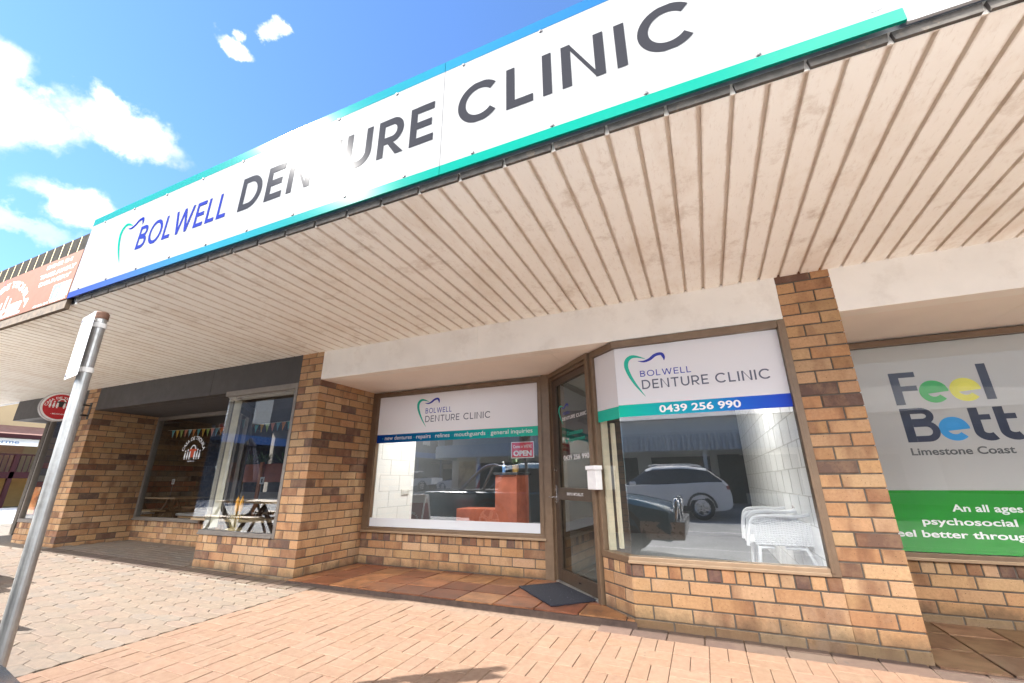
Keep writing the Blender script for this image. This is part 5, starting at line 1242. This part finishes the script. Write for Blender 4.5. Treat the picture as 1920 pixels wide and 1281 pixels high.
b.hexa([(xf - .45, UY - .88, RZ + .36), (xf + .12, UY - .80, RZ + .36), (xf + .12, UY + .80, RZ + .36), (xf - .45, UY + .88, RZ + .36), (xf - .45, UY - .90, RZ + .60), (xf + .15, UY - .82, RZ + .60), (xf + .15, UY + .82, RZ + .60), (xf - .45, UY + .90, RZ + .60)]); b.build('front_bumper', mat('alloy_bar', (.42, .40, .37), .3, .85), ute, bevel=.02)
b = MB()
for s in (-1, 1): b.tube(smooth_path([(xf + .02, UY + s * .72, RZ + .60), (xf + .05, UY + s * .72, RZ + .80), (xf + .05, UY + s * .62, RZ + .87), (xf + .05, UY, RZ + .87)], 5), .03, 12); b.tube([(xf + .05, UY + s * .36, RZ + .60), (xf + .05, UY + s * .36, RZ + .86)], .028, 10)
b.build('bull_bar', M_CHR, ute, smooth=True)
for s in (-1, 1): b = MB(); b.box(xf - .10, xf - .01, UY + s * .66 - .13, UY + s * .66 + .13, RZ + .62, RZ + .74); b.build('headlight', mat('lamp_lens', (.7, .7, .7), .1), ute, bevel=.02)
# white suv across the road facing left
SZ = zroad(-2, -11.8); WP = paint('white_paint', (.78, .78, .79))
ss = [(2.10, .30, .62, .64, .80, .6), (2.02, .25, .72, .76, .88, .7), (1.7, .25, .88, .93, .91, .72), (1.05, .25, .98, 1.03, .92, .72), (.92, .25, 1.0, 1.06, .92, .70), (.30, .25, 1.02, 1.50, .92, .60), (.05, .25, 1.02, 1.57, .92, .60), (-.9, .25, 1.05, 1.58, .92, .58), (-1.55, .25, 1.08, 1.50, .91, .54), (-1.95, .27, 1.08, 1.18, .88, .58), (-2.12, .35, .95, 1.0, .86, .6), (-2.16, .42, .72, .75, .80, .6)]
suv = vehicle('suv', 'white family SUV parked across the road', 'car', -2.18, -12.2, SZ, -1, ss, (1.33, -1.30), .35, .92, WP)
for s in (-1, 1):
    b = MB(); b.box(-2.18 + 1.93, -2.18 + 2.13, -12.2 + s * .80 - .06, -12.2 + s * .80 + .06, SZ + .86, SZ + .98); b.build('tail_light', mat('red_lens', (.35, .03, .02), .15), suv, bevel=.02)
    b = MB(); b.box(-2.18 - 2.05, -2.18 - 1.85, -12.2 + s * .74 - .09, -12.2 + s * .74 + .09, SZ + .70, SZ + .78); b.build('headlight', mat('lamp_lens', (.7, .7, .7), .1), suv, bevel=.02)
    b = MB(); b.box(-2.18 - .78, -2.18 - .58, -12.2 + s * 1.0 - .07, -12.2 + s * 1.0 + .07, SZ + 1.0, SZ + 1.12); b.build('wing_mirror', WP, suv, bevel=.03)
    b = MB(); b.tube([(-2.18 - .2, -12.2 + s * .52, SZ + 1.60), (-2.18, -12.2 + s * .53, SZ + 1.63), (-2.18 + 1.2, -12.2 + s * .50, SZ + 1.62), (-2.18 + 1.4, -12.2 + s * .48, SZ + 1.57)], .016, 8); b.build('roof_rail', M_CHR, suv)
    b = MB(); b.box(-2.18 - 1.0, -2.18 + 1.0, -12.2 + s * .925 - .012, -12.2 + s * .925 + .012, SZ + .26, SZ + .40); b.build('sill_cladding', M_BLKP, suv, bevel=.01)
hs = [(1.95, .28, .58, .60, .74, .6), (1.85, .22, .72, .76, .82, .66), (1.1, .22, .88, .93, .85, .68), (.35, .22, .92, 1.38, .85, .56), (-.1, .22, .93, 1.46, .85, .56), (-1.1, .22, .96, 1.44, .85, .52), (-1.8, .25, .96, 1.05, .82, .54), (-1.95, .35, .7, .75, .78, .5)]
vehicle('hatchback', 'white hatchback parked far up the side street', 'car', -21.5, -30.0, zroad(-21, -20) + .15, -1, hs, (1.25, -1.25), .31, .85, WP)
ps = [(2.7, .45, .80, .82, .85, .7), (2.6, .4, 1.0, 1.05, .93, .8), (1.4, .4, 1.08, 1.14, .95, .8), (.85, .4, 1.1, 1.72, .95, .66), (.5, .4, 1.1, 1.80, .95, .66), (-.7, .4, 1.1, 1.80, .95, .66), (-.85, .4, 1.1, 1.70, .95, .66), (-.9, .45, 1.1, 1.11, .95, .85), (-2.7, .5, 1.12, 1.13, .95, .85), (-2.75, .55, 1.0, 1.02, .9, .8)]
vehicle('pickup', 'white double cab pickup parked far up the side street', 'pickup', -26.8, -30.3, zroad(-26, -20) + .15, -1, ps, (1.75, -1.7), .40, .95, WP)

# ------------------------------------------------------------------ across the road
FP = [(-13.3, -13.2), (-30, -13.2)]
b = MB(); b.hexa([(-8 - 6, -30, -.8), (60, -30, -.9), (60, -13.2, -.9), (-14, -13.2, -.8), (-14, -30, fx(-14) + .05), (60, -30, fx(60) - .01), (60, -13.2, fx(60) - .05), (-14, -13.2, fx(-14) - .05)])
far_path = b.build('far_footpath', mat('pale_concrete', (.54, .52, .49), .9, var=.1, scale=2)); struct(far_path)
FZ = -.48
op_ = thing('opposite_shop', 'low white shop across the road with a corrugated verandah and pale roof', 'shop', (2, -17, FZ))
M_WB = mat('white_render', (.80, .79, .76), .85, var=.04, scale=2); M_CORR = mat('pale_corrugated_steel', (.66, .66, .64), .5, .2, var=.05)
b = MB(); b.box(-6.0, 16.0, -25, -17, FZ, 3.2); b.build('wall', M_WB, op_)
b = MB(); b.hexa([(-6.4, -25, 3.2), (16.4, -25, 3.2), (16.4, -16.6, 3.2), (-6.4, -16.6, 3.2), (-1, -21.5, 4.9), (8.2, -21.5, 4.9), (8.2, -20.5, 4.9), (-1, -20.5, 4.9)]); b.build('roof', M_CORR, op_)
b = MB(); k = 0; x = -5.8
while x < 15.8: b.tube([(x, -13.62, 1.62), (x, -13.62, 2.20)], .06, 8); x += .19
b.box(-5.9, 15.9, -13.75, -13.65, 1.62, 2.2); b.build('verandah_fascia', mat('pale_blue_grey_steel', (.50, .54, .57), .5), op_)
b = MB(); b.box(-5.9, 15.9, -17, -13.76, 2.2, 2.3); b.build('verandah_roof', M_CORR, op_)
for x in (-5.6, -.6, 4.4, 9.4, 14.4): b = MB(); b.box(x - .06, x + .06, -13.95, -13.83, FZ, 2.19); b.build('post', M_WB, op_)
for k, x in enumerate((-4.6, -1.6, 1.6, 5.4, 9.0, 12.4)):
    b = MB(); b.box(x - 1.2, x + 1.2, -16.995, -16.93, .05, 1.55); w_ = b.build('window', mat('shop_window_dark', (.05, .055, .06), .05, spec=.8), op_)
b = MB(); b.box(-.1, .75, -16.995, -16.92, FZ, 1.6); b.build('door', mat('dark_green_door', (.03, .05, .045), .4), op_)
bs_ = thing('barber_shop', 'pale barber shop across the road with a curved corner awning', 'shop', (-10, -17, FZ))
b = MB(); b.box(-14.5, -6.3, -25, -17.3, FZ, 3.6); b.build('wall', mat('pale_barber_wall', (.62, .60, .54), .85, var=.06), bs_)
b = MB(); n = 10; top = [(-6.3, -13.9)] + [(-12.6 + 1.6 * math.cos(math.radians(-90 - a * 9)) - .0, -15.5 + 1.6 * -math.sin(math.radians(-90 - a * 9))) for a in range(11)] + [(-14.2, -17.3)]
b.poly([(x, y, 2.35) for x, y in top] + [(-6.3, -17.3, 2.35)])
for p, q in zip(top, top[1:]): b.poly([(*p, 1.75), (*q, 1.75), (*q, 2.35), (*p, 2.35)])
b.build('awning', mat('pale_blue_awning', (.45, .50, .54), .5, var=.05), bs_)
b = MB(); b.box(-12.6, -7.0, -17.29, -17.22, -.1, 1.6); b.build('window', mat('shop_window_dark', (.05, .055, .06), .05, spec=.8), bs_)
b = MB(); b.box(-14.0, -12.8, -17.29, -17.2, FZ, 1.7); b.build('mural', mat('faded_mural', (.55, .47, .32), .8, var=.6, scale=1.6, dirt=((.30, .45, .42), 1.3, .5, .8)), bs_)
b = MB(); b.box(-14.2, -12.6, -17.0, -16.4, FZ, .15); tag(b.build('brick_planter', mat('brick_planter_red', (.42, .16, .09), .85, var=.2)), 'low red brick planter beside the barber shop', 'planter')
bp_ = thing('barber_pole', 'red, white and blue striped barber pole across the road', 'barber pole', (-11.0, -14.0, FZ))
b = MB(); n = 16; H = 30
for i in range(H):
    for j in range(n):
        a0, a1 = 2 * math.pi * j / n, 2 * math.pi * (j + 1) / n; z0, z1 = .0 + i * .05, .05 + i * .05; r = .11
        s = int((j / n * 4 + i / 7.5) % 4); mi = {0: 0, 1: 1, 2: 0, 3: 2}[s]
        b.poly([(-11 + r * math.cos(a0), -14 + r * math.sin(a0), z0 - .1), (-11 + r * math.cos(a1), -14 + r * math.sin(a1), z0 - .1), (-11 + r * math.cos(a1), -14 + r * math.sin(a1), z1 - .1), (-11 + r * math.cos(a0), -14 + r * math.sin(a0), z1 - .1)], mi)
b.build('striped_column', [M_PLW, mat('barber_red', (.5, .04, .05), .5), mat('barber_blue', (.04, .08, .35), .5)], bp_)
b = MB(); b.tube([(-11, -14, FZ), (-11, -14, -.1)], .12, 14); b.tube([(-11, -14, 1.4), (-11, -14, 1.75)], .10, 14); b.build('post', mat('grey_post', (.40, .41, .42), .5), bp_)
t = thing('blue_trim_building', 'dark two storey building with a blue verandah edge on the diagonal corner', 'building', (-44, -26, -.4))
b = MB(); b.box(-60, -28.4, -40, -11, -.5, 8.2); b.build('wall', mat('blue_grey_wall', (.10, .11, .135), .85, var=.15, scale=.8), t)
b = MB(); b.box(-28.4, -26.2, -40, -11, 3.0, 3.2); b.build('verandah', mat('slate_verandah', (.09, .10, .12), .7), t); b = MB(); b.box(-26.2, -26.1, -40.1, -10.9, 2.85, 3.35); b.build('blue_edge', mat('blue_gutter', (.02, .10, .33), .5), t)
for k in range(9):
    y = -38 + k * 3; b = MB(); b.box(-28.39, -28.33, y, y + 1.3, 4.4, 6.4); b.build('window', mat('pale_sash', (.55, .56, .56), .5), t)
for k in range(7): y = -38.5 + k * 4.2; b = MB(); b.box(-26.35, -26.23, y, y + .12, -.4, 2.99); b.build('post', mat('dull_blue_post', (.05, .10, .2), .6), t)
for nm, lab, x0, x1, y0, y1, h, col in (('corner_building', 'brown two storey corner building far up the side street', -44, -24.5, -48, -38, 7.5, (.33, .27, .20)), ('grey_building', 'grey two storey building beside the brown corner building', -24.3, -15.0, -46, -37, 6.4, (.30, .31, .32))):
    t = thing(nm, lab, 'building', ((x0 + x1) / 2, y1, -.4)); b = MB(); b.box(x0, x1, y0, y1, -.5, h); b.build('wall', mat(nm + '_wall', col, .85, var=.08, scale=1), t)
    n = int((x1 - x0) / 3.2)
    for k in range(n):
        xx = x0 + 1.6 + k * 3.2; b = MB(); b.box(xx - .75, xx + .75, y1 + .002, y1 + .05, 3.6, 5.6); w_ = b.build('window', mat('pale_sash', (.55, .56, .56), .5), t)
        b = MB(); b.box(xx - .66, xx - .04, y1 + .051, y1 + .06, 3.68, 5.52); b.box(xx + .04, xx + .66, y1 + .051, y1 + .06, 3.68, 5.52); b.build('pane', mat('shop_window_dark', (.05, .055, .06), .05, spec=.8), w_)
    b = MB(); b.box(x0 - .2, x1 + .2, y1 + .01, y1 + 2.6, 2.5, 2.75); b.build('verandah', mat('dull_verandah', (.26, .25, .23), .6), t); b = MB(); b.box(x0 + .6, x1 - .6, y1 + .003, y1 + .03, -.2, 2.0); b.build('shopfront', mat('shop_window_dark', (.05, .055, .06), .05, spec=.8), t)

# ------------------------------------------------------------------ raised house across the side street, far left
hz = thing('verandah_house', 'tan building with a red roof and maroon verandah railing across the side street', 'house', (-30, 5, -.25))
M_TAN = mat('tan_render', (.42, .31, .175), .85, var=.06, scale=1.5, dirt=((.30, .20, .10), 1.5, .55, .5)); M_MAR = mat('maroon_paint', (.032, .007, .008), .6, var=.08, spec=.2)
b = MB(); b.box(-38, -30.2, -4, 20, -.5, 2.62); b.build('wall', M_TAN, hz)
b = MB(); b.hexa([(-38.5, -5, 2.62), (-27.4, -5, 2.60), (-27.4, 21, 2.60), (-38.5, 21, 2.62), (-38.5, -5, 3.1), (-29.3, -5, 3.1), (-29.3, 21, 3.1), (-38.5, 21, 3.1)]); b.build('roof', mat('red_corrugated_roof', (.15, .07, .05), .9, var=.12, scale=6, dirt=((.20, .14, .105), 5, .5, .6)), hz)
b = MB(); b.box(-38, -29.6, -4.5, 20.5, 3.101, 4.6); b.build('upper_storey', M_TAN, hz)
b = MB(); b.box(-27.5, -27.4, -5, 21, 2.44, 2.60); b.build('gutter', M_MAR, hz)
b = MB(); b.box(-30.2, -27.7, -4, 20, .86, .97); b.build('deck', mat('verandah_deck', (.30, .17, .10), .8), hz); b = MB(); b.box(-27.70, -27.56, -4, 20, .80, 1.06); b.build('deck_beam', M_MAR, hz)
b = MB(); b.box(-30.1, -29.9, -4, 20, -.5, .85); b.build('under_wall', mat('ochre_under_wall', (.48, .28, .10), .85, var=.12, scale=2), hz)
b = MB(); b.box(-27.68, -27.60, -4, 20, 1.74, 1.80); y = -4.0
while y < 20: b.box(-27.665, -27.635, y, y + .03, 1.06, 1.74); y += .17
b.build('railing', M_MAR, hz)
for y in (-1.0, 2.0, 5.0, 8.0, 11.0): b = MB(); b.box(-27.72, -27.56, y, y + .14, -.45, 1.80); b.build('post', M_MAR, hz)
b = MB(); b.box(-30.19, -30.13, 5.2, 6.0, 1.1, 2.4); b.build('door', mat('house_door', (.40, .22, .12), .6), hz)
b = MB(); b.box(-27.72, -27.66, 3.2, 5.6, 2.14, 2.43); sg_ = b.build('sign_board', M_WB, hz); lb = MB(); text(lb, 'Reinforme', Frame((-27.655, 3.6, 0), Y, Z), 0, 2.22, .15, 1.4, .02, mi=0); lb.build('lettering', mat('slate_blue_print', (.14, .22, .36), .6), sg_)
for k, (x, y, s) in enumerate(((-44, 26, 1.0), (-46, 33, 1.25))):
    t = thing('street_tree', ['leafy green tree behind the tan building, nearer the street', 'taller leafy green tree behind the tan building, further off'][k], 'tree', (x, y, -.2), 'trees behind the tan building')
    b = MB(); b.tube([(x, y, -.3), (x + .1, y, 1.6), (x - .1, y + .1, 3.2 * s)], [.22, .17, .08], 10)
    for q in range(6): a = q * 1.05; b.tube([(x, y, 1.8 + .2 * q), (x + 1.0 * math.cos(a), y + 1.0 * math.sin(a), 3.0 * s + .2 * q)], [.08, .03], 6)
    b.build('trunk', mat('grey_bark', (.14, .11, .08), .9), t); b = MB()
    for q in range(1500):
        a, e, r = random.uniform(0, 6.28), random.uniform(-.8, 1.5), random.uniform(.35, 1) ** .5; rr = 1.7 * s * r * (1 + .25 * math.sin(3 * a + 2 * e)); p = Vector((x + rr * math.cos(a) * math.cos(e), y + rr * math.sin(a) * math.cos(e), 3.9 * s + rr * .8 * math.sin(e))); u_ = Vector((random.gauss(0, 1), random.gauss(0, 1), random.gauss(0, 1))).normalized(); v_ = u_.orthogonal().normalized(); L_ = .13; b.poly([p - u_ * L_, p + v_ * L_ * .5, p + u_ * L_, p - v_ * L_ * .5])
    b.build('crown', mat('gum_leaf', (.075, .115, .04), .6, var=.4, scale=1.5), t)
